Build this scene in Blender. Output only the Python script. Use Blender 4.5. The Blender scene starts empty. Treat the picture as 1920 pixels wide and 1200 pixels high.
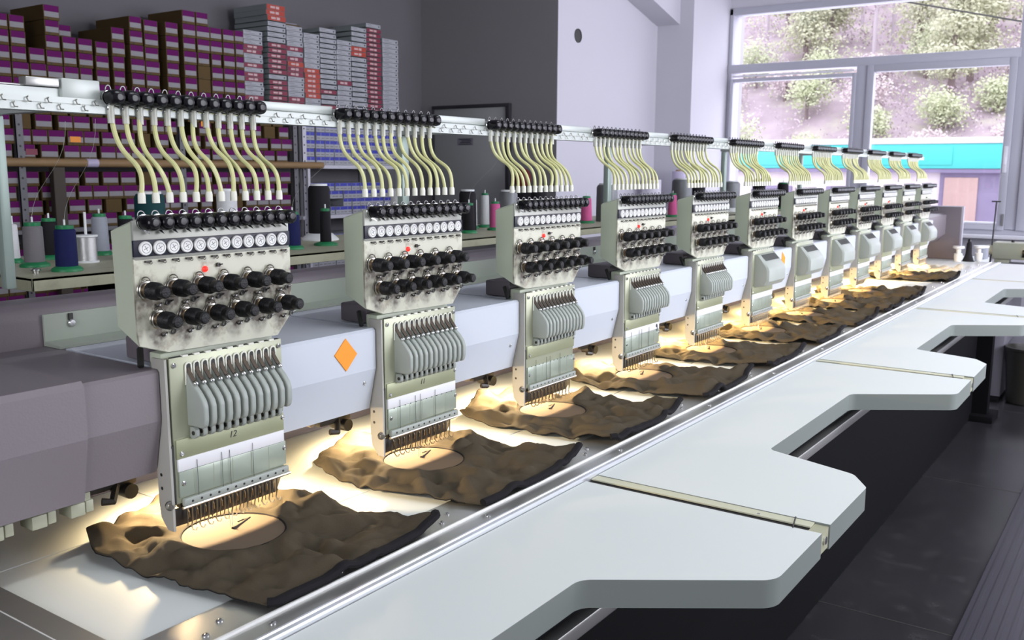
import bpy, bmesh, math, random
from mathutils import Vector, Matrix, noise
R = random.Random(7)
C = bpy.context.scene.collection
PI = math.pi
TZ = 0.80            # table top
FZ = -0.10           # floor
HS = 0.40            # spacing of the heads

# ------------------------------------------------------------------ materials
def srgb(r, g, b):
    f = lambda c: (c/255/12.92) if c/255 <= .04045 else ((c/255+.055)/1.055)**2.4
    return (f(r), f(g), f(b))
def mat(name, col, rough=.5, metal=0.0, var=0.0, scale=20, bump=0.0, bscale=200, emit=None, spec=.5, dark=None, dirt=0.0, dscale=30, stretch=None):
    m = bpy.data.materials.new(name); m.use_nodes = True
    nt = m.node_tree; b = nt.nodes['Principled BSDF']
    b.inputs['Base Color'].default_value = (*col, 1); b.inputs['Roughness'].default_value = rough
    b.inputs['Metallic'].default_value = metal; b.inputs['Specular IOR Level'].default_value = spec
    tc = nt.nodes.new('ShaderNodeTexCoord'); src = tc.outputs['Object']
    if stretch:
        mp = nt.nodes.new('ShaderNodeMapping'); mp.inputs['Scale'].default_value = stretch
        nt.links.new(src, mp.inputs['Vector']); src = mp.outputs['Vector']
    if var or dirt:
        n = nt.nodes.new('ShaderNodeTexNoise'); n.inputs['Scale'].default_value = scale; n.inputs['Detail'].default_value = 5
        nt.links.new(src, n.inputs['Vector'])
        mx = nt.nodes.new('ShaderNodeMix'); mx.data_type = 'RGBA'
        k = 1-var if var else 1
        mx.inputs[6].default_value = (*[c*k for c in col], 1); mx.inputs[7].default_value = (*[min(1, c*(1+var)) for c in col], 1)
        nt.links.new(n.outputs['Fac'], mx.inputs[0]); out = mx.outputs[2]
        if dirt:
            n2 = nt.nodes.new('ShaderNodeTexNoise'); n2.inputs['Scale'].default_value = dscale; n2.inputs['Detail'].default_value = 8; n2.inputs['Roughness'].default_value = .65
            nt.links.new(src, n2.inputs['Vector'])
            cr = nt.nodes.new('ShaderNodeValToRGB'); cr.color_ramp.elements[0].position = .54; cr.color_ramp.elements[1].position = .72
            cr.color_ramp.elements[0].color = (0, 0, 0, 1); cr.color_ramp.elements[1].color = (dirt, dirt, dirt, 1)
            nt.links.new(n2.outputs['Fac'], cr.inputs['Fac'])
            m2 = nt.nodes.new('ShaderNodeMix'); m2.data_type = 'RGBA'
            nt.links.new(cr.outputs['Color'], m2.inputs[0]); nt.links.new(out, m2.inputs[6])
            m2.inputs[7].default_value = (*(dark or (.09, .06, .04)), 1); out = m2.outputs[2]
        nt.links.new(out, b.inputs['Base Color'])
    if bump:
        n3 = nt.nodes.new('ShaderNodeTexNoise'); n3.inputs['Scale'].default_value = bscale; n3.inputs['Detail'].default_value = 3
        nt.links.new(src, n3.inputs['Vector'])
        bp = nt.nodes.new('ShaderNodeBump'); bp.inputs['Strength'].default_value = bump; bp.inputs['Distance'].default_value = .01
        nt.links.new(n3.outputs['Fac'], bp.inputs['Height']); nt.links.new(bp.outputs['Normal'], b.inputs['Normal'])
    if emit:
        b.inputs['Emission Color'].default_value = (*emit[0], 1); b.inputs['Emission Strength'].default_value = emit[1]
    return m
M = {}
def dm(k, *a, **kw): M[k] = mat(k, *a, **kw)
dm('cream', (.60, .60, .48), .45, var=.06, scale=12, dirt=.75, dscale=30, dark=(.17, .11, .06))
dm('cream_side', (.52, .57, .44), .42, var=.04, scale=10)
dm('steel_band', (.42, .43, .38), .4, .3, var=.08, scale=30)
dm('black_plastic', (.008, .008, .009), .42, spec=.3, bump=.15, bscale=500)
dm('black_gloss', (.006, .006, .008), .22, spec=.35)
dm('navy_strip', (.012, .014, .028), .45)
dm('chrome', (.72, .72, .72), .16, 1.0)
dm('dark_chrome', (.14, .14, .14), .3, .9)
dm('dull_chrome', (.45, .43, .38), .3, 1.0)
dm('rusty_steel', (.30, .22, .14), .4, .8, var=.4, scale=200)
dm('white_disc', (.85, .85, .82), .35)
dm('dark_mark', (.22, .22, .22), .5)
dm('red_light', (.9, .02, .02), .3, emit=((1, .03, .02), 1.2))
dm('case_metal', (.40, .42, .30), .38, .35, var=.08, scale=15, stretch=(1, 1, .3))
dm('case_strip', (.35, .37, .23), .4, .3, var=.06, scale=20)
dm('case_window', (.36, .41, .34), .25, .2, var=.06, scale=9)
dm('label_white', (.78, .78, .80), .5)
dm('guard_grey', (.35, .38, .345), .42, var=.04, scale=20)
dm('lever_brown', (.075, .055, .04), .35, .5)
dm('slot_dark', (.02, .02, .018), .5)
dm('leg_white', (.40, .39, .355), .45, var=.03)
dm('guide_dark', (.05, .045, .04), .4, .4)
dm('needle_brass', (.42, .33, .20), .3, .9)
dm('ink', (.03, .03, .03), .6)
dm('tube_yellow', (.66, .66, .33), .32, var=.05, scale=60)
dm('tube_clear', (.55, .56, .48), .25)
dm('ferrule', (.80, .80, .70), .4)
dm('thread_fine', (.55, .55, .50), .6)
dm('rail_white', (.50, .54, .51), .35, .15, var=.03, scale=8)
dm('rail_groove', (.36, .38, .37), .5)
dm('cover_white', (.58, .62, .69), .38, var=.02, scale=4)
dm('cover_low', (.50, .54, .61), .4, var=.02, scale=4)
dm('mauve', (.205, .178, .196), .42, var=.04, scale=5, bump=.05, bscale=400)
dm('mauve_dark', (.14, .12, .135), .45, var=.04, scale=5)
dm('orange', (.95, .32, .01), .5)
dm('green_grey', (.34, .38, .32), .42, var=.05, scale=9)
dm('rack_beige', (.42, .42, .29), .5, var=.08, scale=6, dirt=.25, dscale=20)
dm('post_green', (.36, .45, .40), .4, .2)
dm('laminate', (.70, .74, .72), .52, var=.015, scale=3, spec=.3)
dm('laminate_edge_shaded', (.20, .225, .21), .5)  # grey-green tone paints the shade on the board edges
dm('alu', (.46, .46, .44), .34, .75, var=.06, scale=4, stretch=(.2, 8, 8))
dm('alu_bright', (.74, .76, .80), .3, .6)
dm('alu_strip', (.85, .85, .84), .35, .2)
dm('joint_beige', (.62, .62, .46), .5)
dm('gap_dark', (.035, .032, .03), .7)
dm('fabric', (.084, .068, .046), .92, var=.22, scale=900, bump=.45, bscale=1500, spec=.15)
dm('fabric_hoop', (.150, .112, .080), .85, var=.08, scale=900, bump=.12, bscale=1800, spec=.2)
dm('fabric_pale', (.62, .55, .42), .9, var=.1, scale=500, bump=.3, bscale=1500, spec=.15)
dm('hem_black', (.016, .015, .017), .9, bump=.3, bscale=1200, spec=.15)
dm('embroidery', (.030, .024, .020), .7)
dm('green_plastic', (.015, .21, .075), .42)
dm('white_plastic', (.78, .80, .80), .4)
dm('frame_dark', (.005, .005, .006), .85, spec=.12)
dm('floor_dark', (.030, .029, .032), .27, var=.35, scale=2.2, dirt=.25, dscale=9, dark=(.13, .13, .13))
dm('mat_rubber', (.035, .033, .045), .45)
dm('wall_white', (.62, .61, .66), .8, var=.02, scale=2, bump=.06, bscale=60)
dm('wall_shaded', (.29, .285, .29), .85, var=.03, scale=2)
dm('wall_grey', (.155, .15, .16), .85, var=.03, scale=2, bump=.06, bscale=60)
dm('ceil', (.55, .55, .58), .9)
dm('frame_pvc', (.52, .52, .58), .4)
dm('sill_white', (.80, .80, .84), .4)
dm('door_grey', (.42, .43, .42), .5, var=.05, scale=3)
dm('door_frame', (.035, .035, .04), .5)
dm('carton', (.12, .080, .034), .9, spec=.15, var=.12, scale=14)
dm('label_purple', (.135, .011, .115), .8, spec=.15, var=.15, scale=9)
dm('label_print', (.32, .31, .32), .8, spec=.15, var=.1, scale=30)
dm('box_white', (.40, .41, .44), .6, var=.05, scale=20)
dm('box_grey_side', (.30, .34, .34), .7)
dm('box_red', (.22, .016, .045), .5, var=.1, scale=10)
dm('box_orange', (.45, .045, .02), .5, var=.1, scale=10)
dm('box_blue', (.035, .045, .42), .5, var=.12, scale=10)
dm('pink_print', (.62, .45, .44), .6)
dm('kraft_tube', (.30, .19, .085), .6, var=.15, scale=10)
dm('shelf_white', (.60, .60, .66), .5)
dm('shelf_grey', (.15, .15, .16), .5, var=.05)
dm('wood_dark', (.06, .05, .035), .7, var=.2, scale=12, stretch=(6, 6, .6))
dm('trunk', (.26, .20, .20), .9); dm('bark_pale', (.50, .43, .48), .9)
dm('pine', (.58, .59, .42), .9, var=.2, scale=3); dm('brush', (.50, .41, .46), .9, var=.3, scale=1)
dm('scrub', (.66, .57, .58), .9, var=.2, scale=2); dm('scrub_green', (.56, .60, .40), .9, var=.25, scale=2)
dm('hill', (.43, .35, .39), .95, var=.40, scale=1.2, dirt=.8, dscale=.5, dark=(.56, .55, .42))
dm('turquoise', (.085, .62, .58), .5, var=.05, scale=1)
dm('facade', (.78, .72, .74), .7); dm('facade_lilac', (.27, .23, .36), .7, var=.35, scale=2.5); dm('door_brown', (.52, .36, .33), .6, var=.2, scale=4, stretch=(1, 3, .1))
dm('roll_white', (.72, .70, .78), .6); dm('roll_lilac', (.55, .50, .66), .6)
dm('red_dark', (.14, .015, .012), .6); dm('bulb', (1, .8, .5), .3, emit=((1, .70, .34), 40))
dm('sewing_beige', (.40, .41, .30), .45, var=.04); dm('bin_black', (.045, .042, .035), .35)
dm('bench_grey', (.25, .24, .28), .5)
def cone_mat(k, c, r=.65, metal=0): M[k] = mat(k, c, r, metal, var=.12, spec=.2, scale=400, stretch=(.1, .1, 3), bump=.2, bscale=900)
cone_mat('thread_blue', (.012, .016, .085)); cone_mat('thread_grey', (.19, .18, .19)); cone_mat('thread_black', (.014, .013, .016))
cone_mat('thread_silver', (.60, .60, .60), .28, .7); cone_mat('thread_steel', (.36, .38, .44)); cone_mat('thread_pink', (.62, .12, .30))
cone_mat('thread_white', (.68, .69, .70)); cone_mat('thread_teal', (.010, .055, .060)); cone_mat('thread_gun', (.22, .23, .24), .35, .5)
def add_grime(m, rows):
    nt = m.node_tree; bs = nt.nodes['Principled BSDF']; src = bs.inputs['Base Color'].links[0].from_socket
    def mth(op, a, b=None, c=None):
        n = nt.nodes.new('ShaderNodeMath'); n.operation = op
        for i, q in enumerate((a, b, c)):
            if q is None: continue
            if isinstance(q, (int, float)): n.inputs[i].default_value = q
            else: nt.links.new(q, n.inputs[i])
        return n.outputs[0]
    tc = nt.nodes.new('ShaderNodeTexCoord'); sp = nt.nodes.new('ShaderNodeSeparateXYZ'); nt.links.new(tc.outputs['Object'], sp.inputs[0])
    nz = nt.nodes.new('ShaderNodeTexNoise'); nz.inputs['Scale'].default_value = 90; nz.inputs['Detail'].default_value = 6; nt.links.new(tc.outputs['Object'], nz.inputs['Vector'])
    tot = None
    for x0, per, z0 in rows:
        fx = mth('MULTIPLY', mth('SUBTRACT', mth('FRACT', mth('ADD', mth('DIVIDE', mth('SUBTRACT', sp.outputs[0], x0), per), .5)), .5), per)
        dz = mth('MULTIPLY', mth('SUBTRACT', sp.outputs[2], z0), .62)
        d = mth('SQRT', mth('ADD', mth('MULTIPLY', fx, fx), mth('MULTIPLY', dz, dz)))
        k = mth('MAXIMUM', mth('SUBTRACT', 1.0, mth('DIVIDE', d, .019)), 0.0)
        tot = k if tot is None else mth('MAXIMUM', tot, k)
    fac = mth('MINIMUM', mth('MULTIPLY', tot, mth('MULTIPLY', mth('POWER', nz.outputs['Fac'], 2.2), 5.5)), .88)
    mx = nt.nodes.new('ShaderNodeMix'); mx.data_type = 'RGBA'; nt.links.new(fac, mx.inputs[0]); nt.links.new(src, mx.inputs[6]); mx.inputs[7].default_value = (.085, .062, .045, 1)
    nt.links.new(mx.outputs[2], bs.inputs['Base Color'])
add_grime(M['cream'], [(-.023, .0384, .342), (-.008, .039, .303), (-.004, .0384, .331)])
g = bpy.data.materials.new('window_glass'); g.use_nodes = True
nt = g.node_tree; nt.nodes.clear()
o_ = nt.nodes.new('ShaderNodeOutputMaterial'); mxs = nt.nodes.new('ShaderNodeMixShader'); tr = nt.nodes.new('ShaderNodeBsdfTransparent'); gl = nt.nodes.new('ShaderNodeBsdfGlossy')
tr.inputs['Color'].default_value = (.94, .95, .96, 1); gl.inputs['Roughness'].default_value = .03; mxs.inputs[0].default_value = .05
nt.links.new(tr.outputs[0], mxs.inputs[1]); nt.links.new(gl.outputs[0], mxs.inputs[2]); nt.links.new(mxs.outputs[0], o_.inputs[0]); M['glass'] = g

# ------------------------------------------------------------------ mesh builder
class MB:
    def __init__(s): s.v = []; s.f = []; s.mi = []
    def add(s, vs, fs, mi=0):
        k = len(s.v); s.v += [tuple(p) for p in vs]
        for f in fs: s.f.append(tuple(i+k for i in f)); s.mi.append(mi)
        return s
    def bm(s, bm, mi=0):
        bm.verts.index_update(); s.add([v.co[:] for v in bm.verts], [[v.index for v in f.verts] for f in bm.faces], mi); bm.free(); return s
    def box(s, x0, x1, y0, y1, z0, z1, b=0, mi=0, seg=2):
        if not b:
            vs = [(x, y, z) for z in (z0, z1) for y in (y0, y1) for x in (x0, x1)]
            return s.add(vs, [(0, 2, 3, 1), (4, 5, 7, 6), (0, 1, 5, 4), (2, 6, 7, 3), (0, 4, 6, 2), (1, 3, 7, 5)], mi)
        bm = bmesh.new(); bmesh.ops.create_cube(bm, size=1)
        for v in bm.verts: v.co = Vector(((x0+x1)/2+v.co.x*(x1-x0), (y0+y1)/2+v.co.y*(y1-y0), (z0+z1)/2+v.co.z*(z1-z0)))
        bmesh.ops.bevel(bm, geom=bm.edges[:], offset=b, segments=seg, affect='EDGES', profile=.5)
        return s.bm(bm, mi)
    def prism(s, poly, plane, a, b, mi=0, bev=0, mi_side=None, seg=2):
        P = {'xz': lambda p, t: (p[0], t, p[1]), 'yz': lambda p, t: (t, p[0], p[1]), 'xy': lambda p, t: (p[0], p[1], t)}[plane]
        bm = bmesh.new(); n = len(poly)
        A = [bm.verts.new(P(p, a)) for p in poly]; B = [bm.verts.new(P(p, b)) for p in poly]
        f1 = bm.faces.new(A); f2 = bm.faces.new(B[::-1])
        sides = [bm.faces.new((A[i], B[i], B[(i+1) % n], A[(i+1) % n])) for i in range(n)]
        bmesh.ops.recalc_face_normals(bm, faces=bm.faces[:])
        if bev:
            bmesh.ops.bevel(bm, geom=[e for e in bm.edges], offset=bev, segments=seg, affect='EDGES', profile=.5)
            return s.bm(bm, mi)
        bm.verts.index_update(); k = len(s.v); s.v += [v.co[:] for v in bm.verts]
        for f in bm.faces:
            s.f.append(tuple(v.index+k for v in f.verts)); s.mi.append(mi if (mi_side is None or f in (f1, f2)) else mi_side)
        bm.free(); return s
    def loft(s, A, B, mi=0):
        n = len(A)
        return s.add(list(A)+list(B), [tuple(range(n))[::-1], tuple(range(n, 2*n))]+[(i, (i+1) % n, n+(i+1) % n, n+i) for i in range(n)], mi)
    def frame(s, ax):
        ax = Vector(ax).normalized(); t = Vector((0, 0, 1)) if abs(ax.z) < .9 else Vector((1, 0, 0))
        u = ax.cross(t).normalized(); return ax, u, ax.cross(u)
    def lathe(s, base, axis, prof, n=20, mi=0, mis=None):
        ax, u, w = s.frame(axis); base = Vector(base); vs = []; fs = []
        for r, h in prof:
            for k in range(n):
                a = 2*PI*k/n; vs.append(base+ax*h+(u*math.cos(a)+w*math.sin(a))*r)
        m = len(prof); k0 = len(s.v); s.v += [tuple(v) for v in vs]
        for j in range(m-1):
            for k in range(n):
                s.f.append((k0+j*n+k, k0+j*n+(k+1) % n, k0+(j+1)*n+(k+1) % n, k0+(j+1)*n+k)); s.mi.append(mis[j] if mis else mi)
        s.f.append(tuple(k0+k for k in range(n))[::-1]); s.mi.append(mis[0] if mis else mi)
        s.f.append(tuple(k0+(m-1)*n+k for k in range(n))); s.mi.append(mis[-1] if mis else mi)
        return s
    def cyl(s, p0, p1, r0, r1=None, n=14, mi=0):
        p0 = Vector(p0); p1 = Vector(p1); return s.lathe(p0, p1-p0, [(r0, 0), (r0 if r1 is None else r1, (p1-p0).length)], n, mi)
    def tube(s, pts, r, n=8, mi=0, closed=False, flat=1.0, taper=None):
        pts = [Vector(p) for p in pts]; m = len(pts); vs = []; fs = []; up = None
        for i, p in enumerate(pts):
            d = (pts[(i+1) % m]-pts[i-1]) if closed else (pts[min(i+1, m-1)]-pts[max(i-1, 0)])
            if d.length < 1e-9: d = Vector((0, 0, 1))
            d.normalize()
            if up is None:
                t = Vector((0, 0, 1)) if abs(d.z) < .9 else Vector((1, 0, 0)); up = d.cross(t).normalized()
            else:
                up = (up-d*up.dot(d)); up = up.normalized() if up.length > 1e-6 else d.orthogonal().normalized()
            w = d.cross(up); rr = r*(taper[i] if taper else 1)
            for k in range(n):
                a = 2*PI*k/n; vs.append(p+up*math.cos(a)*rr+w*math.sin(a)*rr*flat)
        for j in range(m if closed else m-1):
            j2 = (j+1) % m
            for k in range(n): fs.append((j*n+k, j*n+(k+1) % n, j2*n+(k+1) % n, j2*n+k))
        if not closed: fs += [tuple(range(n))[::-1], tuple((m-1)*n+k for k in range(n))]
        return s.add(vs, fs, mi)
    def torus(s, c, axis, R_, r, n=20, m=6, mi=0):
        ax, u, w = s.frame(axis); c = Vector(c)
        return s.tube([c+(u*math.cos(2*PI*k/n)+w*math.sin(2*PI*k/n))*R_ for k in range(n)], r, m, mi, closed=True)
    def ball(s, c, r, n=10, mi=0, sz=1.0):
        prof = [(r*math.sin(PI*j/n)+1e-5, -r*sz*math.cos(PI*j/n)) for j in range(n+1)]
        return s.lathe(c, (0, 0, 1), prof, 12, mi)
    def mesh(s, name, mats, smooth=True, ang=38):
        me = bpy.data.meshes.new(name); me.from_pydata(s.v, [], s.f); me.update()
        for k in (mats if isinstance(mats, (list, tuple)) else [mats]): me.materials.append(M[k])
        me.polygons.foreach_set('material_index', s.mi)
        bm = bmesh.new(); bm.from_mesh(me); bmesh.ops.recalc_face_normals(bm, faces=bm.faces[:]); bm.to_mesh(me); bm.free()
        if smooth:
            me.polygons.foreach_set('use_smooth', [True]*len(me.polygons)); me.set_sharp_from_angle(angle=math.radians(ang))
        me.update(); return me
    def build(s, name, mats, parent=None, loc=None, **kw): return inst(name, s.mesh(name, mats, **kw), parent, loc)
def inst(name, me, parent=None, loc=None, rz=0):
    o = bpy.data.objects.new(name, me); C.objects.link(o)
    if parent: o.parent = parent
    if loc is not None: o.location = loc
    if rz: o.rotation_euler = (0, 0, rz)
    return o
def tag(o, label, cat, group=None, kind=None):
    o['label'] = label; o['category'] = cat
    if group: o['group'] = group
    if kind: o['kind'] = kind
    return o
def thing(name, label, cat, loc=(0, 0, 0), group=None, rz=0):
    o = bpy.data.objects.new(name, None); C.objects.link(o); o.location = loc; o.empty_display_size = .05
    if rz: o.rotation_euler = (0, 0, rz)
    return tag(o, label, cat, group)
def struct(o): o['kind'] = 'structure'; return o
def text_mesh(txt, size, shear, matk):
    cu = bpy.data.curves.new('num', 'FONT'); cu.body = txt; cu.size = size; cu.shear = shear; cu.extrude = .0002
    cu.align_x = 'CENTER'; cu.align_y = 'CENTER'
    o = bpy.data.objects.new('num', cu); C.objects.link(o); bpy.context.view_layer.update()
    me = bpy.data.meshes.new_from_object(o.evaluated_get(bpy.context.evaluated_depsgraph_get()))
    bpy.data.objects.remove(o); me.transform(Matrix.Rotation(PI/2, 4, 'X')); me.materials.clear(); me.materials.append(M[matk]); return me
def orn(n):
    w = ['', 'first', 'second', 'third', 'fourth', 'fifth', 'sixth', 'seventh', 'eighth', 'ninth', 'tenth', 'eleventh', 'twelfth']
    return w[n] if n < len(w) else '%dth' % n if n not in (21, 22, 23, 31, 32, 33) else '%d%s' % (n, {1: 'st', 2: 'nd', 3: 'rd'}[n % 10])
def bez(p, n=18):
    out = []; p = [Vector(q) for q in p]
    for i in range(n+1):
        t = i/n; a = (1-t)
        out.append(p[0]*a**3+p[1]*3*a*a*t+p[2]*3*a*t*t+p[3]*t**3)
    return out

# ------------------------------------------------------------------ camera
cam = bpy.data.cameras.new('camera'); co = bpy.data.objects.new('camera', cam); C.objects.link(co)
yaw, pit, rol = 0.96271, 0.15849, 0.00534
fw = Vector((math.sin(yaw)*math.cos(pit), math.cos(yaw)*math.cos(pit), -math.sin(pit))); rt = Vector((math.cos(yaw), -math.sin(yaw), 0)); up = rt.cross(fw)
r2 = rt*math.cos(rol)+up*math.sin(rol); u2 = -rt*math.sin(rol)+up*math.cos(rol)
mw = Matrix((r2, u2, -fw)).transposed().to_4x4(); mw.translation = Vector((-0.691, -1.3373, 1.2973)); co.matrix_world = mw
cam.sensor_width = 36; cam.lens = 36*1751.98/1920; cam.clip_start = .02; cam.clip_end = 200
cam.dof.use_dof = True; cam.dof.focus_distance = 1.5; cam.dof.aperture_fstop = 13
bpy.context.scene.camera = co

# ------------------------------------------------------------------ embroidery heads
DX = [.001, -.005, 0, .007, .010, .015, .013, .009, -.007, -.021, -.044, -.058]
HX = [HS*i+d for i, d in enumerate(DX)]
HY = -.33
nx = lambda k, a, b: a+(b-a)*k/11
P = {}
mb = MB()                                   # tension base: front outline lofted back to a slightly smaller rear outline
A = [(-.036, .0045, .433), (-.030, .0045, .437), (.202, .0045, .437), (.207, .0045, .433), (.209, .0045, .297), (.181, .0045, .267), (.005, .0045, .270), (-.033, .0045, .283)]
B = [(-.036, .045, .422), (-.030, .045, .425), (.202, .045, .425), (.207, .045, .422), (.208, .045, .304), (.185, .045, .296), (.005, .045, .298), (-.034, .045, .304)]
mb.loft(A, B, 1); mb.box(-.0365, .2085, .001, .0045, .300, .390, .001, 0)
mb.prism([(-.0345, .284), (.005, .271), (.181, .268), (.2085, .298), (.2085, .302), (-.0365, .302)], 'xz', .001, .0045, 0)
P['tension_base'] = mb.mesh('tension_base', ['cream', 'cream_side'])
P['pretension_plate'] = MB().box(-.0355, .2065, .0005, .006, .388, .436, .0015).mesh('pretension_plate', 'steel_band')
P['indicator_strip'] = MB().box(-.037, .206, -.0015, .002, .3925, .4125, .0006).mesh('indicator_strip', 'navy_strip')
mb = MB(); mb.lathe((0, -.001, 0), (0, -1, 0), [(.0086, 0), (.0086, .0028), (.0078, .0036)], 20, 0)
mb.torus((0, -.0047, 0), (0, 1, 0), .0056, .00032, 20, 4, 1); mb.cyl((0, -.004, 0), (0, -.0051, 0), .0009, n=8, mi=1)
for k in range(4):
    a = k*PI/2+.5; mb.tube([(math.cos(a)*.0015, -.0047, math.sin(a)*.0015), (math.cos(a)*.0032, -.0047, math.sin(a)*.0032)], .00042, 4, 1)
P['thread_wheel'] = mb.mesh('thread_wheel', ['white_disc', 'dark_mark'])
mb = MB()
mb.lathe((0, 0, 0), (0, -1, 0), [(.0098, 0), (.0102, .001), (.0098, .002), (.0072, .0022), (.0072, .0030), (.0096, .0032), (.0096, .0045), (.005, .005), (.005, .006)], 18, 1)
mb.lathe((0, 0, 0), (0, -1, 0), [(.0060, .0050), (.0092, .0057), (.0097, .009), (.0097, .020), (.0088, .0240), (.0060, .0264), (.0035, .0266)], 18, 0)
mb.add([(-.0018, -.003, -.010), (.0052, -.003, -.014), (.0016, -.012, -.0145), (.0005, -.006, -.007)], [(0, 1, 2), (0, 2, 3), (0, 3, 1), (1, 3, 2)], 1)
mb.tube(bez([(-.006, .001, .006), (-.007, .003, .0155), (.004, .003, .016), (.004, .001, .008)], 8), .0008, 5, 2)
P['pretension_knob'] = mb.mesh('pretension_knob', ['black_gloss', 'chrome', 'dark_chrome'])
mb = MB(); mb.box(-.0042, .0042, -.0035, .001, -.0012, .0012, .0004, 1, 1); mb.torus((.003, -.003, -.001), (1, .3, 0), .0022, .0006, 10, 5, 0)
P['thread_eyelet'] = mb.mesh('thread_eyelet', ['dull_chrome', 'guide_dark'])
P['indicator_light'] = MB().ball((0, -.001, 0), .0040, 8).mesh('indicator_light', 'red_light')
mb = MB(); mb.cyl((0, 0, 0), (0, -.004, 0), .0028, n=8); mb.tube([(0, -.004, 0), (.004, -.006, .001)], .0009, 5); P['set_screw'] = mb.mesh('set_screw', 'guide_dark')
mb = MB()                                    # big tension knob: chrome discs, spring, stepped black grip
mb.lathe((0, 0, 0), (0, -1, 0), [(.0075, -.001), (.0122, .0004), (.0126, .0016), (.0118, .0024), (.0085, .003), (.0085, .0038), (.0118, .0044), (.0122, .0056), (.0112, .0066), (.007, .007), (.007, .012)], 22, 1)
for k in range(4): mb.torus((0, -.0075-.0016*k, 0), (0, 1, 0), .0078, .0007, 16, 5, 2)
pr_ = [(.0078, .0118), (.0092, .0128)]
for k in range(5): pr_ += [(.0095, .0135+.003*k), (.0089, .0150+.003*k)]
pr_ += [(.0080, .0300), (.0064, .0318), (.0068, .0330), (.0066, .0420), (.0050, .0440), (.0030, .0442)]
mb.lathe((0, 0, 0), (0, -1, 0), [(r*1.16, .0118+(h-.0118)*.94) for r, h in pr_], 18, 0)
mb.torus((-.0012, -.004, .0105), (.5, 1, 0), .0055, .0009, 14, 5, 1)
P['tension_knob'] = mb.mesh('tension_knob', ['black_plastic', 'dull_chrome', 'rusty_steel'], ang=30)
mb = MB(); mb.tube(bez([(0, .001, 0), (-.003, -.008, -.008), (.004, -.009, .005), (.009, .001, 0)], 8), .0012, 5); mb.torus((.016, -.002, .001), (0, 1, .2), .0031, .0010, 10, 5)
mb.tube([(.019, -.001, .001), (.0245, -.002, .003)], .0010, 5)
P['thread_guide'] = mb.mesh('thread_guide', 'dark_chrome')
mb = MB()                                    # needle case
mb.box(.004, .1835, 0, .012, .071, .2615, .0015, 0)
mb.box(.003, .1845, -.0012, .001, .1585, .2625, .0008, 0); mb.box(.0065, .1835, -.0022, .001, .1305, .1560, .0006, 1)
for k in range(9): mb.box(.022+.0175*k, .030+.0175*k, -.003, .002, .262, .2645, 0, 3)
mb.box(.006, .1805, -.0008, .004, .2615, .2632, 0, 2)
P['needle_case'] = mb.mesh('needle_case', ['case_metal', 'case_strip', 'slot_dark', 'ferrule'])
mb = MB(); mb.box(.0085, .1855, -.0024, .001, .0795, .1135, .0006, 0)
for k in range(5): mb.box(.030+.031*k, .0304+.031*k, -.0027, -.002, .080, .113, 0, 1)
P['case_cover'] = mb.mesh('case_cover', ['case_window', 'case_metal'])
P['name_strip'] = MB().box(.0075, .1825, -.0030, .001, .1140, .1305, .0005).mesh('name_strip', 'label_white')
mb = MB()
for k in range(12): mb.box(nx(k, .022, .172)-.0006, nx(k, .022, .172)+.0006, -.0035, -.0022, .1128, .1142, 0)
P['tick_marks'] = mb.mesh('tick_marks', 'ink')
mb = MB(); mb.lathe((0, 0, 0), (0, -1, 0), [(.0033, 0), (.0033, .0015), (.0022, .0024)], 12, 0); mb.box(-.0018, .0018, -.0027, -.0023, -.0003, .0003, 0, 1)
P['screw'] = mb.mesh('screw', ['chrome', 'slot_dark'])
mb = MB()                                    # take up lever in its slot
loop = [(.0044*math.cos(a), -.0018, .0095+.0044*math.sin(a)) for a in [PI*k/8 for k in range(9)]]+[(-.0044, -.0018, -.014), (.0044, -.0018, -.014)]
mb.tube(loop, .0012, 5, 0, closed=True); mb.box(-.0036, .0036, -.0016, 0, -.014, .0115, 0, 1)
mb.tube([(0, 0, .006), (0, -.005, -.001), (.0005, -.0125, -.0095)], .0030, 6, 2, taper=[1, 1, .8]); mb.ball((.0005, -.0150, -.0120), .0034, 8, 3)
P['take_up_lever'] = mb.mesh('take_up_lever', ['ferrule', 'slot_dark', 'lever_brown', 'chrome'])
fin = [(.001, .2440), (-.004, .2400), (-.010, .2300), (-.024, .2180), (-.0325, .2080), (-.0355, .2000), (-.0355, .1830), (-.0335, .1750), (-.0300, .1715), (.001, .1715)]
P['lever_guard'] = MB().prism(fin, 'yz', -.0038, .0038, 0, bev=.0018).mesh('lever_guard', 'guard_grey', ang=50)
mb = MB(); mb.prism([(.001, .006), (-.008, .007), (-.0125, .003), (-.0125, -.005), (-.008, -.009), (.001, -.009)], 'yz', -.0032, .0032, 0, bev=.001)
mb.cyl((-.0042, -.008, -.001), (.0046, -.008, -.001), .0028, n=10, mi=1)
P['thread_roller'] = mb.mesh('thread_roller', ['guard_grey', 'guide_dark'])
mb = MB()
cA = [(.022, 0, .247), (.170, 0, .247), (.172, 0, .150), (.020, 0, .150)]
cov = [(0, .252), (-.012, .250), (-.030, .232), (-.046, .214), (-.050, .203), (-.050, .172), (-.040, .158), (0, .150)]
def rr(x, y): return x
secs = [(.020, .80), (.024, .93), (.034, 1), (.156, 1), (.166, .93), (.170, .80)]
vs = []
for x, k in secs: vs += [(x, y*k, .20+(z-.20)*(.9+.1*k)) for y, z in cov]
n = len(cov); fs = [(j*n+i, j*n+i+1, (j+1)*n+i+1, (j+1)*n+i) for j in range(len(secs)-1) for i in range(n-1)]
fs += [tuple(range(n))[::-1], tuple((len(secs)-1)*n+i for i in range(n))]
mb.add(vs, fs, 0)
for k in range(12):
    x = nx(k, .040, .150); mb.add([(x-.003, -.0135, .2495), (x+.003, -.0135, .2495), (x+.003, -.0305, .2325), (x-.003, -.0305, .2325)], [(0, 1, 2, 3)], 1)
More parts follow.
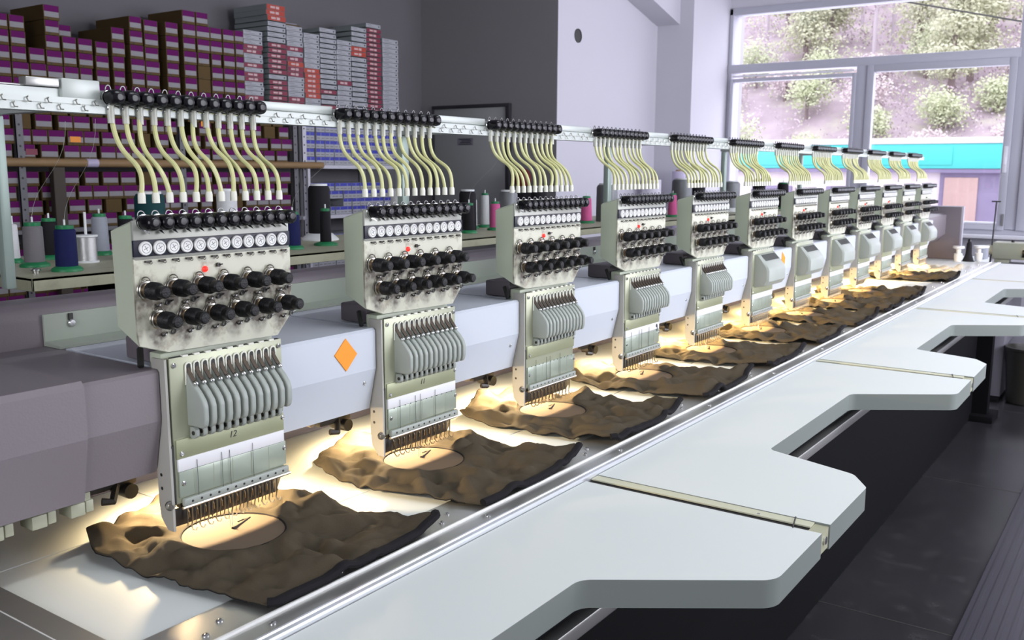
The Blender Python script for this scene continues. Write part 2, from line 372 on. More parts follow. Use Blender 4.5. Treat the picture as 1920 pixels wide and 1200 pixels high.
P['lever_cover'] = mb.mesh('lever_cover', ['guard_grey', 'slot_dark'], ang=25)
mb = MB(); mb.box(.012, .1875, -.0060, .001, .0670, .0775, .002, 0)
for k in range(12): mb.cyl((nx(k, .024, .176), -.0055, .0722), (nx(k, .024, .176), -.0064, .0722), .0017, n=8, mi=1)
mb.cyl((.010, -.004, .0655), (.190, -.004, .0655), .0024, n=8, mi=2)
P['clamp_bar'] = mb.mesh('clamp_bar', ['guard_grey', 'slot_dark', 'dull_chrome'])
mb = MB(); mb.box(-.001, .174, .010, .016, .0375, .062, .001, 0)
mb.prism([(.174, .0375), (.180, .046), (.1865, .060), (.188, .080), (.176, .080), (.176, .062), (.168, .060)], 'xz', .010, .016, 1)
mb.box(.012, .170, .003, .012, .0640, .0710, 0, 0)
P['needle_guide_plate'] = mb.mesh('needle_guide_plate', ['guide_dark', 'needle_brass'])
mb = MB(); mb.cyl((0, .004, .069), (0, .004, .046), .0013, n=6, mi=1); mb.cyl((0, .004, .046), (0, .004, .034), .0006, n=5, mi=1)
mb.tube([(.0035, 0, .068), (.0035, -.002, .060), (.0030, -.002, .045), (.0018, -.001, .036), (.0018, -.004, .0325), (.003, -.008, .0325), (.005, -.008, .036)], .0010, 5, 0)
mb.tube([(-.002, .002, .066), (-.0028, -.004, .058), (-.001, -.002, .050)], .0007, 5, 0)
P['presser_foot'] = mb.mesh('presser_foot', ['needle_brass', 'dull_chrome'])
mb = MB(); mb.prism([(.0, .262), (.026, .262), (.026, .074), (.023, .052), (.010, .0375), (-.002, .0375), (-.002, .070)], 'yz', -.0035, .0, 0)
for y, z in ((.018, .110), (.018, .092), (.018, .165)): mb.cyl((-.0032, y, z), (-.0039, y, z), .0023, n=10, mi=1)
P['leg_plate'] = mb.mesh('leg_plate', ['leg_white', 'slot_dark'])
P['head_body'] = MB().box(.0005, .180, .012, .036, .118, .268, .002).mesh('head_body', 'cream_side')
P['edge_seal'] = MB().box(-.0005, .0035, -.0012, .002, .072, .150, 0).mesh('edge_seal', 'slot_dark')
mb = MB(); mb.lathe((0, 0, 0), (-.5, -1, 0), [(.0062, 0), (.0068, .002), (.0062, .004), (.0036, .0045), (.0036, .009)], 14, 0); P['adjust_bolt'] = mb.mesh('adjust_bolt', 'dull_chrome')
mb = MB(); mb.tube([(0, .004, .036), (0, .003, .014)], .0004, 4); P['needle_thread'] = mb.mesh('needle_thread', 'thread_fine')
P['top_thread'] = MB().tube([(0, -.004, .125), (0, -.0045, .075), (.001, 0, .05)], .0004, 4).mesh('top_thread', 'ink')

ORD = ['nearest embroidery head, number 12 on its needle case', 'second embroidery head from the camera, number 11 on its needle case', 'third embroidery head, needle case without a white name strip',
       'fourth embroidery head, purple smear on its white name strip', 'fifth embroidery head, last one with ribbed lever guards', 'sixth embroidery head, first one with smooth moulded lever cover',
       'seventh embroidery head, just right of the small orange sticker', 'eighth embroidery head counted from the near end', 'ninth embroidery head, fourth from the window end', 'tenth embroidery head over bare white table, no cloth', 'eleventh embroidery head, second from the window end', 'last embroidery head beside mauve end housing at window']
def make_head(i):
    h = thing('needle_unit', 'cream '+ORD[i], 'embroidery head', (HX[i], HY, TZ), 'embroidery heads along the machine')
    def pt(n, x=0, y=0, z=0, lab=None):
        o = inst(n, P[n], h, (x, y, z))
        if lab: o['label'] = lab
        return o
    parts = {}
    for n in ('tension_base', 'pretension_plate', 'indicator_strip', 'set_screw', 'indicator_light', 'needle_case', 'case_cover', 'clamp_bar', 'needle_guide_plate', 'leg_plate', 'head_body', 'edge_seal', 'adjust_bolt'):
        loc = {'set_screw': (.084, .001, .3745), 'indicator_light': (.064, .001, .3705), 'adjust_bolt': (-.003, .004, .072)}.get(n, (0, 0, 0))
        if n == 'indicator_light' and i > 9: continue
        parts[n] = pt(n, *loc)
    if i != 2:
        pt('name_strip')
    if i in (1, 2): pt('tick_marks')
    if i == 3:
        mb = MB(); mb.lathe((.168, -.0031, .123), (0, -1, 0), [(.0045, 0), (.004, .0004)], 10, 0); mb.box(.170, .1725, -.0035, -.003, .108, .122, 0, 0)
        mb.build('ink_smear', 'navy_strip', h)
    for k in range(12):
        x = nx(k, -.022, .191)
        pt('thread_wheel', x, 0, .4025).parent = parts['indicator_strip']; pt('pretension_knob', x+.001, .001, .4335)
        if i < 9: pt('thread_eyelet', x+.004, .001, .3862)
        pt('presser_foot', nx(k, .022, .164))
        if i < 9: pt('top_thread', nx(k, .022, .164)) if k in (1, 4, 5, 8) and i < 4 else None
    for k in range(6):
        pt('tension_knob', -.023+.0384*k, .001, .352); pt('tension_knob', -.008+.039*k, .001, .3145)
        if i < 9: pt('thread_guide', -.010+.0384*k, .001, .3330); pt('thread_guide', .008+.0385*k-.012, .001, .2955)
    sc = [(.009, .253), (.179, .253), (.014, .137), (.1815, .149), (.0145, .0975), (.1825, .104)]
    if i < 9:
        for x, z in sc: pt('screw', x, -.0015, z).parent = parts['needle_case']
    if i < 5:
        for k in range(12):
            pt('take_up_lever', nx(k, .0295, .1675), -.001, .240); pt('lever_guard', nx(k, .030, .168)); pt('thread_roller', nx(k, .032, .170), 0, .163)
    else:
        pt('lever_cover')
    if i < 6: pt('needle_thread', .088, 0, 0); pt('needle_thread', .092, 0, 0)
    if i < 2:
        o = inst('case_number', text_mesh('12' if i == 0 else '11', .0125, .25, 'ink'), parts['needle_case'], (.094, -.0024, .1445))
    return h
for i in range(12): make_head(i)

# ------------------------------------------------------------------ thread guide units on the rail
RY = -.24
mb = MB()
mb.lathe((0, 0, 0), (0, -1, 0), [(.0092, 0), (.0098, .001), (.0092, .0025), (.006, .003), (.006, .005)], 16, 1)
mb.lathe((0, 0, 0), (0, -1, 0), [(.0055, .004), (.0090, .005), (.0098, .008), (.0098, .020), (.0088, .0244), (.0056, .0266), (.003, .0268)], 16, 0)
mb.tube(bez([(-.004, -.001, .006), (-.006, -.002, .0185), (.005, -.002, .0185), (.003, -.001, .006)], 10), .0009, 5, 2)
mb.box(-.0045, .0045, -.006, .000, -.016, -.008, .001, 1, 1); mb.tube([(.004, -.004, -.010), (.009, -.010, -.012)], .0016, 6, 1)
P['guide_knob'] = mb.mesh('guide_knob', ['black_gloss', 'chrome', 'dark_chrome'])
P['tube_sleeve'] = MB().cyl((0, 0, 0), (0, 0, -.022), .0043, n=12).mesh('tube_sleeve', 'tube_clear')
P['ferrule'] = MB().lathe((0, 0, 0), (0, 0, 1), [(.0047, 0), (.0047, .009), (.0040, .0130)], 12).mesh('ferrule', 'ferrule')
def make_unit(i):
    lab = ['nearest', 'second', 'third', 'fourth', 'fifth', 'sixth', 'seventh', 'eighth', 'ninth', 'tenth', 'eleventh', 'last'][i]
    u = thing('thread_tube_set', 'set of pale yellow thread tubes with black knobs above the %s head' % lab, 'thread tubes', (HX[i], RY, TZ+.56), 'tube sets on the rail')
    rr_ = random.Random(40+i)
    sh = [rr_.uniform(-.006, .006) for _ in range(4)]
    bundles = [[3, 4, 5], [3, 1, 2, 1, 2, 3], [4, 3, 5], [2, 5, 5]]
    cl = [(0, 0, 0, 1, 2, 2, 2, 3, 3, 4, 5, 6), (0, 1, 2, 3, 4, 4, 4, 5, 6, 6, 6, 7), (0, 0, 0, 0, 1, 2, 2, 3, 3, 3, 3, 3)][i % 3]
    for k in range(12):
        x = nx(k, -.003, .219); xe = nx(k, .000, .219)
        kn = inst('guide_knob', P['guide_knob'], u, (x, -.004, .024))
        mem = [q for q in range(12) if cl[q] == cl[k]]; xm = sum(nx(q, -.003, .219) for q in mem)/len(mem)
        pull = .75 if len(mem) > 1 else .0
        mx_ = x+(xm-x)*pull; dy = rr_.uniform(-.004, .004)
        p0 = Vector((x, -.008, .010)); p3 = Vector((xe, -.058, -.094))
        ddx = mx_-x
        p1 = p0+Vector((ddx*.5, .004+dy, -.080+rr_.uniform(-.008, .008))); p2 = p3+Vector(((mx_-xe)*.75, -.002, .062+rr_.uniform(-.008, .008)))
        pts = bez([p0, p1, p2, p3], 22)
        tb = MB().tube(pts, .0031, 8).build('thread_tube', 'tube_yellow', u)
        inst('tube_sleeve', P['tube_sleeve'], tb, (x, -.008, .015)); inst('ferrule', P['ferrule'], tb, (xe, -.058, -.105))
for i in range(12): make_unit(i)

# ------------------------------------------------------------------ tube rail
rail = thing('tube_rail', 'long white aluminium rail carrying the thread tubes above the heads', 'rail', (0, RY, TZ))
mb = MB(); mb.prism([(0, .564), (-.006, .564), (-.006, .572), (-.0045, .572), (-.0045, .574), (-.006, .574), (-.006, .581), (.0, .581), (0, .592), (.020, .592), (.020, .564)], 'yz', -.36, 4.72, 0)
mb.build('rail_beam', 'rail_white', rail)
for i in range(12):
    a = HX[i]+.235; b = (HX[i+1] if i < 11 else HX[i]+.34)-.014
    MB().box(a, b, -.004, .022, .583, .5955, .0015).build('rail_cap', 'rail_white', rail)
MB().box(-.062, -.013, -.006, .022, .580, .6035, .0015).build('rail_cap', 'rail_white', rail)
mb = MB(); mb.box(-.30, -.062, .0, .14, .590, .5935, .001, 0); mb.box(-.105, -.065, -.006, .010, .592, .602, .001, 0); mb.build('end_bracket', 'alu', rail)
hk = MB().tube([(0, -.006, .002), (-.003, -.009, 0), (-.002, -.010, -.004), (.002, -.009, -.004)], .0008, 5).mesh('thread_hook', 'dull_chrome')
rh = random.Random(3)
for i in range(-1, 6):
    x0 = (HX[i] if i >= 0 else -.40)+.245; x1 = HX[i+1]-.012
    for k in range(10):
        inst('thread_hook', hk, rail, (x0+(x1-x0)*(k+.5)/10+rh.uniform(-.004, .004), 0, .5775 if k % 2 else .5705))
for k, x in enumerate((.131, 1.16, 2.245, 3.30, 4.36)):
    pw = .009 if k == 0 else .013; pb = MB(); pb.box(x-pw, x+pw, .528, .548, .29, .585, .003, 0); pb.build('rail_post', 'post_green', rail)
    MB().box(x-pw, x+pw, .018, .552, .5855, .5955, .002).build('post_arm', 'rail_white', rail)

# ------------------------------------------------------------------ machine body
body = thing('embroidery_machine', 'long machine body with white covers, mauve end housings and rear beam', 'embroidery machine', (0, 0, FZ))
def cover_poly(z0=.915, z1=1.049): return [(-.320, z1-.004), (-.316, z1), (-.096, z1), (-.096, z0), (-.304, z0), (-.320, .983)]
for i in range(12):
    a = HX[i]+.188; b = (HX[i+1] if i < 11 else HX[i]+.42)-.006
    if i == 11: b = a+.16
    mb = MB(); mb.prism(cover_poly(), 'yz', a-.185, b, 0)
    c = mb.build('beam_cover', 'cover_white', body, (0, 0, -FZ), ang=8)
    for (x, z) in ((b-.022, .962),):
        inst('screw', P['screw'], c, (x, -.3145, z))
    if i == 0:
        MB().prism([(.322, 1.041), (.346, 1.014), (.322, .990), (.298, 1.018)], 'xz', -.3215, -.3195).build('sticker', 'orange', c)['label'] = 'orange diamond sticker'
    if i == 5:
        MB().prism([(HX[5]+.295, 1.040), (HX[5]+.325, 1.020), (HX[5]+.322, .998), (HX[5]+.290, .995)], 'xz', -.3215, -.3195).build('sticker', 'orange', c)['label'] = 'small orange sticker'
mb = MB(); mb.prism(cover_poly(.913, 1.049), 'yz', -.106, -.004, 0); c = mb.build('side_housing', 'mauve', body, (0, 0, -FZ), ang=8)
mb = MB(); mb.cyl((0, 0, 0), (0, -.003, 0), .0042, n=12); mb.build('plug', 'slot_dark', c, (-.020, -.315, .978))
MB().prism([(-.326, 1.046), (-.320, 1.053), (-.110, 1.053), (-.110, .905), (-.310, .905), (-.326, .984)], 'yz', -.62, -.106, 0).build('side_housing', 'mauve', body, (0, 0, -FZ), ang=8)
MB().prism([(-.29, 1.058), (-.27, 1.066), (-.10, 1.066), (-.10, .905), (-.25, .905), (-.29, .950)], 'yz', 4.62, 5.22, 0).build('side_housing', 'mauve', body, (0, 0, -FZ), ang=50)
mb = MB(); mb.box(5.22, 5.27, -.37, .30, .80, 1.105, .006, 0); mb.box(5.262, 5.278, -.375, .30, .80, 1.108, .003, 1); mb.build('end_panel', ['mauve_dark', 'frame_pvc'], body, (0, 0, -FZ))
mb = MB(); pf = [(.05, 1.098), (.035, 1.090), (.03, 1.075), (.03, .93), (.36, .93), (.36, 1.06), (.10, 1.098)]
mb.prism(pf, 'yz', -.75, 5.22, 0, bev=.004); mb.build('rear_beam', 'mauve', body, (0, 0, -FZ))
MB().box(-.62, 5.2, -.094, .029, .955, 1.033).build('inner_frame', 'mauve_dark', body, (0, 0, -FZ))
mb = MB(); mb.prism([(.028, 1.081), (.024, 1.081), (.024, 1.040), (-.016, 1.037), (-.016, 1.0335), (.028, 1.0335)], 'yz', .040, 4.6, 0)
lr = mb.build('slide_rail', 'green_grey', body, (0, 0, -FZ))
for i in range(12):
    x = HS*i+.082
    m2 = MB(); m2.lathe((x, .024, 1.064), (0, -1, 0), [(.006, 0), (.006, .004), (.0045, .0055)], 12, 0); m2.box(x-.004, x+.002, .020, .025, 1.066, 1.079, 0, 1); m2.build('rail_bolt', ['chrome', 'slot_dark'], lr)
    m3 = MB(); m3.tube([(HX[i]-.006, -.285, 1.072), (HX[i]-.016, -.30, 1.052)], .004, 6); m3.build('arm_link', 'slot_dark', body, (0, 0, -FZ))
    m4 = MB(); m4.box(HX[i]+.012, HX[i]+.165, -.285, -.225, 1.050, 1.080, .003); m4.build('head_mount', 'mauve_dark', body, (0, 0, -FZ))
for i in range(12):                           # dark lamp bracket and trimmer gear hanging under each cover, left of the leg
    x = HX[i]; m5 = MB()
    m5.box(x-.075, x-.006, -.262, -.235, .890, .919, .003, 0); m5.cyl((x-.020, -.270, .884), (x-.020, -.235, .884), .010, n=12, mi=0)
    m5.tube([(x-.075, -.25, .905), (x-.12, -.255, .908), (x-.17, -.25, .912)], .004, 6, 0); m5.tube([(x-.035, -.26, .894), (x-.05, -.275, .880), (x-.062, -.27, .882)], .005, 6, 0)
    m5.box(x-.40+.19, x-.012, -.268, -.255, .909, .919, 0, 0); m5.cyl((x-.09, -.26, .900), (x-.09, -.245, .900), .006, n=10, mi=1)
    o = m5.build('trimmer_gear', ['guide_dark', 'rusty_steel'], body, (0, 0, -FZ))
mb = MB()
for k, (x, y) in enumerate(((-.060, .0), (-.030, .0), (.000, .0))):
    pass
for x in (-.215, -.165, -.118): mb.box(x, x+.018, -.300, -.272, .884, .900, .001, 0); mb.box(x+.020, x+.030, -.298, -.272, .885, .900, .001, 0); mb.box(x+.002, x+.028, -.295, -.275, .900, .909, 0, 0)
mb.build('cable_plug', 'sewing_beige', body, (0, 0, -FZ))
MB().box(-.60, 5.2, -.52, .33, FZ+.0, .735, .01).build('base_shade_block', 'frame_dark', body, (0, 0, -FZ))  # near-black block stands in for the shade under the table
MB().box(-.60, 5.2, -.03, .33, .801, .94, 0).build('throat_wall', 'mauve_dark', body, (0, 0, -FZ))

# lamps under the covers
for i in range(12):
    x = HX[i]
    L = thing('work_lamp', 'small warm lamp under the cover, lighting the %s head' % ['nearest', 'second', 'third', 'fourth', 'fifth', 'sixth', 'seventh', 'eighth', 'ninth', 'tenth', 'eleventh', 'last'][i], 'lamp', (x+.095, -.200, .914), 'lamps under the covers')
    MB().lathe((0, 0, 0), (0, 0, -1), [(.006, -.004), (.010, 0), (.015, .010)], 14).build('lamp_shade', 'guide_dark', L)
    MB().ball((0, 0, -.004), .0050, 8).build('bulb', 'bulb', L)
    ld = bpy.data.lights.new('lamp_light', 'SPOT'); ld.spot_size = math.radians(174); ld.spot_blend = 1; ld.energy = 19; ld.color = (1, .74, .42) if i < 4 else (1, .66, .27); ld.energy *= 1 if i < 4 else 1.35; ld.shadow_soft_size = .010
    lo = bpy.data.objects.new('lamp_light', ld); C.objects.link(lo); lo.parent = L; lo.location = (0, 0, -.016); lo.rotation_euler = Vector((.22, -.42, -.88)).to_track_quat('-Z', 'Y').to_euler()

# ------------------------------------------------------------------ table
tab = thing('machine_table', 'white laminate machine table running under all the heads', 'table', (0, 0, FZ))
mb = MB()
def board(x0, x1, y0, y1): mb.box(x0, x1, y0, y1, .772, .800, .0008, 0, 1)
board(-.174, .1195, -.487, -.188); board(-.174, .1195, -.1865, -.021)
for a, b in ((.1205, 1.5995), (1.6005, 3.1995), (3.2005, 5.55)): board(a, b, -.487, -.3507); board(a, b, -.3493, -.021)
mb.box(-.174, 5.55, -.0195, .32, .772, .7995, 0, 0)
mb.build('table_top', 'laminate', tab, (0, 0, -FZ))
mb = MB()
for x in (-.15, 1.6, 3.4, 5.1): mb.box(x-.025, x+.025, -.70, .30, .740, .768)
mb.box(-.3, 5.1, -.72, -.70, .725, .762); mb.box(5.12, 5.2, -.60, -.52, FZ, .765); mb.box(5.05, 5.28, -.64, -.40, FZ, FZ+.035, .003); mb.build('table_frame', 'frame_dark', tab, (0, 0, -FZ))
mb = MB(); mb.box(-.3, 5.1, -.757, -.735, .690, .712, .003); mb.build('drive_bar', 'alu', tab, (0, 0, -FZ))
fr = thing('border_frame', 'aluminium frame strip along the front edge of the white table', 'frame', (0, -.5, TZ))
mb = MB(); mb.box(-.26, 5.15, -.053, .013, .0005, .0030, .0006, 0, 1); mb.build('frame_plate', 'alu', fr)
MB().box(-.26, 5.15, -.0575, -.053, .0, .0065, .001, seg=1).build('bright_strip', 'alu_strip', fr)
MB().box(-.26, 5.15, -.088, -.0575, .0, .0030, .0005, seg=1).build('frame_plate', 'alu', fr)
MB().prism([(-.103, -.02), (-.103, .004), (-.101, .0062), (-.097, .0062), (-.096, .0045), (-.092, .0045), (-.091, .0062), (-.088, .0062), (-.088, -.02)], 'yz', -.26, 5.15, 0).build('edge_profile', 'alu_bright', fr)
mb = MB(); mb.box(-.255, -.176, .013, .50, .0005, .0032, .0006, 0, 1); mb.box(-.209, -.2075, .013, .50, .003, .0036, 0, 1); mb.build('side_plate', ['alu', 'alu_strip'], fr)
rs = MB(); rs.lathe((0, 0, 0), (0, 0, 1), [(.0042, 0), (.0040, .0015), (.0028, .0024)], 12, 0); rs.box(-.0022, .0022, -.0004, .0004, .0022, .0027, 0, 1); rs = rs.mesh('screw', ['chrome', 'slot_dark'])
for k in range(26):
    x = -.11+.2*k
    inst('screw', rs, fr, (x, -.035, .003)); inst('screw', rs, fr, (x+.030, -.020, .003))
    if k % 2 == 0: inst('screw', rs, fr, (x+.06, -.072, .003))
inst('screw', rs, fr, (-.225, .20, .003))

# front extension boards
def rounded(poly, rads, n=6):
    out = []; m = len(poly)
    for i, p in enumerate(poly):
        r = rads[i]
        if not r: out.append(p); continue
        p = Vector(p); a = (Vector(poly[i-1])-p).normalized(); b = (Vector(poly[(i+1) % m])-p).normalized()
        th = a.angle(b); d = r/math.tan(th/2); c = p+(a+b).normalized()*(r/math.sin(th/2)); s = p+a*d; e = p+b*d
        a0 = math.atan2(s.y-c.y, s.x-c.x); a1 = math.atan2(e.y-c.y, e.x-c.x); da = (a1-a0+PI) % (2*PI)-PI
        for k in range(n+1): t = a0+da*k/n; out.append((c.x+r*math.cos(t), c.y+r*math.sin(t)))
    return out
J = [.6043+1.2*k for k in range(-1, 4)]
names = ['nearest white table extension, cut off by the photo edge', 'second white table extension, with the widest visible notch', 'third white table extension with angled notch', 'fourth white table extension, farthest notch at the right edge', 'last white table extension near the window']
for k in range(5):
    j0 = J[k]; j1 = J[k]+1.2
    if k == 4: j1 = 5.14
    YI, YO, YT = -.786, -.985, -.6045
    pl = [(j0+.010, YT), (j0+.010, YO), (j0+.205, YO), (j0+.262, -.950), (j0+.318, YI), (j0+.845, YI), (j1-.215, YO), (j1-.030, YO), (j1-.030, YT)]
    rd = [0, 0, .022, .03, .016, .03, .035, 0, 0]
    if k == 4: pl = [(j0+.010, YT), (j0+.010, YO), (j0+.205, YO), (j0+.262, -.950), (j0+.318, YI), (j0+.60, YI), (j0+.75, YO), (j1, YO), (j1, YT)]; rd = [0, 0, .022, .03, .016, .03, .035, 0, 0]
    t = thing('table_extension', names[k], 'table board', (j0, YT, TZ), 'white extension boards along the front')
    mb = MB(); mb.prism([(x-j0, y-YT) for x, y in rounded(pl, rd)], 'xy', -.037, 0, 0, mi_side=1); mb.build('board', ['laminate', 'laminate_edge_shaded'], t, ang=30)
    if k > 0:
        mb = MB(); mb.box(-.0115, .0092, YO-YT+.022, 0, -.0032, -.0010, 0, 0); mb.box(-.0295, .0092, YO-YT+.022, 0, -.034, -.0045, 0, 1); mb.box(-.0295, .0092, YO-YT+.002, YO-YT+.0215, -.034, -.0030, 0, 2)
        mb.cyl((-.010, YO-YT+.006, -.017), (-.010, YO-YT-.001, -.017), .0060, n=10, mi=3); mb.cyl((-.006, YO-YT+.10, -.0012), (-.006, YO-YT+.10, -.0004), .0025, n=8, mi=3); mb.build('joint_strip', ['joint_beige', 'gap_dark', 'rack_beige', 'chrome'], t)
        mb = MB(); mb.tube([(.010, YO-YT+.050, .0006), (-.033, YO-YT+.040, .001)], .0011, 5); mb.build('hinge_pin', 'ink', t)

# ------------------------------------------------------------------ fabric panels
OUT = [(-.028, -.548), (-.058, -.40), (-.072, -.262), (-.045, -.205), (.015, -.168), (.105, -.137), (.165, -.165), (.215, -.235), (.232, -.33), (.246, -.41), (.262, -.475), (.268, -.540), (.12, -.551)]
HC = (.077, -.348); HR = .068
def outline(poly, ang):
    d = Vector((math.cos(ang), math.sin(ang))); best = .1
    for a, b in zip(poly, poly[1:]+poly[:1]):
        a = Vector(a)-Vector(HC); b = Vector(b)-Vector(HC); e = b-a; det = d.x*(-e.y)+d.y*e.x
        if abs(det) < 1e-9: continue
        t = (a.x*(-e.y)+a.y*e.x)/det; s = (d.x*a.y-d.y*a.x)/det
        if -1e-6 <= s <= 1+1e-6 and t > 0: best = t
    return best
FL = ['olive-brown cloth panel with stitched hoop under the nearest head', 'brown cloth panel with hoop under the second head, tip lifted', 'brown cloth panel with hoop under the third head', 'brown cloth panel clamped under the fourth head', 'brown cloth panel clamped under the fifth head', 'brown cloth panel clamped under the sixth head', 'brown cloth panel clamped under the seventh head', 'brown cloth panel clamped under the eighth head', 'brown cloth panel beside the bare gap, under ninth head', None, 'brown cloth panel under the second head from the window', 'pale cream cloth lying under the last head by the window']
def make_fabric(i):
    rf = random.Random(100+i); pale = i == 11
    poly = [(x+rf.uniform(-.008, .008), y+rf.uniform(-.006, .006) if y > -.5 else y) for x, y in OUT]
    if pale: poly = [(HC[0]+(x-HC[0])*.85, HC[1]+(y-HC[1])*.8) for x, y in poly]
    NA, NR = 150, 46; rings = [HR*k/12*.985 for k in range(1, 13)]
    vs = [(HC[0], HC[1], .0125)]; seed = Vector((i*7.3, i*3.1, 0))
    def hgt(x, y, q, ang, rad):
        if rad < HR: return .0125+.0015*(rad/HR)**2
        base = .0135*(1-min(1, (rad-HR)/.05))**1.5+.0050
        amp = min(1, max(0, (rad-HR)/.035))
        w = noise.noise(Vector((x*13, y*13, .3))+seed)*.012+noise.noise(Vector((x*32, y*26, 2.1))+seed)*.009+noise.noise(Vector((x*70, y*60, 4.1))+seed)*.0030
        fold = math.sin(ang*7+noise.noise(Vector((x*9, y*9, 5))+seed)*5+i)*.0060+math.sin(ang*15+3*i+noise.noise(Vector((x*15, y*15, 9))+seed)*4)*.0030
        crease = noise.noise(Vector((math.cos(ang)*3.2, math.sin(ang)*3.2, rad*5))+seed)
        h = base+amp*(abs(w)*1.35+fold*.9+.003+.010*max(0, .35-abs(crease))*(.4+q))
        if y < -.478: h += .0045
        edge = max(0, q-.86)/.14
        dfl = math.hypot(x-poly[11][0], y-poly[11][1]); h += .026*max(0, 1-dfl/.055)
        h += .0045*math.exp(-((rad-HR-.022)/.014)**2)*(1+.8*noise.noise(Vector((x*22, y*22, 7))+seed))
        for q_, hh in ((3, .018), (5, .014), (8, .012)):
            dbl = math.hypot(x-poly[q_][0], y-poly[q_][1]); h += hh*max(0, 1-dbl/.05)
        h = h*(1-.35*edge)
        return max(h, .0082 if y < -.478 else .0022)
    prof = []
    for k in range(NR): prof.append(None)
    for rr_ in rings:
        for a in range(NA):
            t = 2*PI*a/NA; x = HC[0]+rr_*math.cos(t); y = HC[1]+rr_*math.sin(t); vs.append((x, y, hgt(x, y, 0, t, rr_)))
    nin = len(rings); nout = 30
    for k in range(1, nout+1):
        q = k/nout
        for a in range(NA):
            t = 2*PI*a/NA; ro = outline(poly, t); rad = HR+(ro-HR)*q; x = HC[0]+rad*math.cos(t); y = HC[1]+rad*math.sin(t); vs.append((x, y, hgt(x, y, q, t, rad)))
    fs = [(0, 1+a, 1+(a+1) % NA) for a in range(NA)]
    for k in range(nin+nout-1):
        for a in range(NA): fs.append((1+k*NA+a, 1+(k+1)*NA+a, 1+(k+1)*NA+(a+1) % NA, 1+k*NA+(a+1) % NA))
    t = thing('cloth_panel', FL[i], 'cloth', (HX[i], 0, TZ), 'cloth panels on the machine table')
    mb = MB(); mb.add(vs, fs); o = mb.build('cloth', 'fabric_pale' if pale else 'fabric', t, ang=180)
    sm = o.modifiers.new('thick', 'SOLIDIFY'); sm.thickness = .0012; sm.offset = 1
    last = vs[-NA:]
    if not pale:
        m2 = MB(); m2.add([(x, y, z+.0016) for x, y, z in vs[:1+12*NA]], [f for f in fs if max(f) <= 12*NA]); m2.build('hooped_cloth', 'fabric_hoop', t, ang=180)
    if not pale:
        MB().torus((HC[0], HC[1], .0160), (0, 0, 1), HR, .0014, 64, 6).build('hoop_line', 'hem_black', t)
        fl = math.atan2(poly[0][1]-HC[1], poly[0][0]-HC[0]) % (2*PI); frr = math.atan2(poly[11][1]-HC[1], poly[11][0]-HC[0]) % (2*PI)
        seg = [last[a] for a in range(NA) if fl-.03 <= 2*PI*a/NA <= frr+.03]
        MB().tube([(x, y-.003, max(z+.001, .0135)) for x, y, z in seg], .0068, 8, flat=.8).build('hem', 'hem_black', t)['label'] = 'rolled black hem'
        rest = [last[a % NA] for a in range(int((frr+.02)/(2*PI)*NA), int((fl-.02)/(2*PI)*NA)+NA)]
        MB().tube([(x, y, z) for x, y, z in rest], .0009, 6).build('edge_binding', 'hem_black', t)
        zz = .0146
        pts = [(.085, -.336, zz), (.098, -.3315, zz), (.112, -.3265, zz), (.125, -.322, zz), (.115, -.3205, zz), (.105, -.321, zz)]
        MB().tube(pts, .0016, 6, taper=[1.7, 1, 1, 1, .9, .7]).build('stitched_mark', 'embroidery', t)
for i in range(12):
    if i != 9: make_fabric(i)

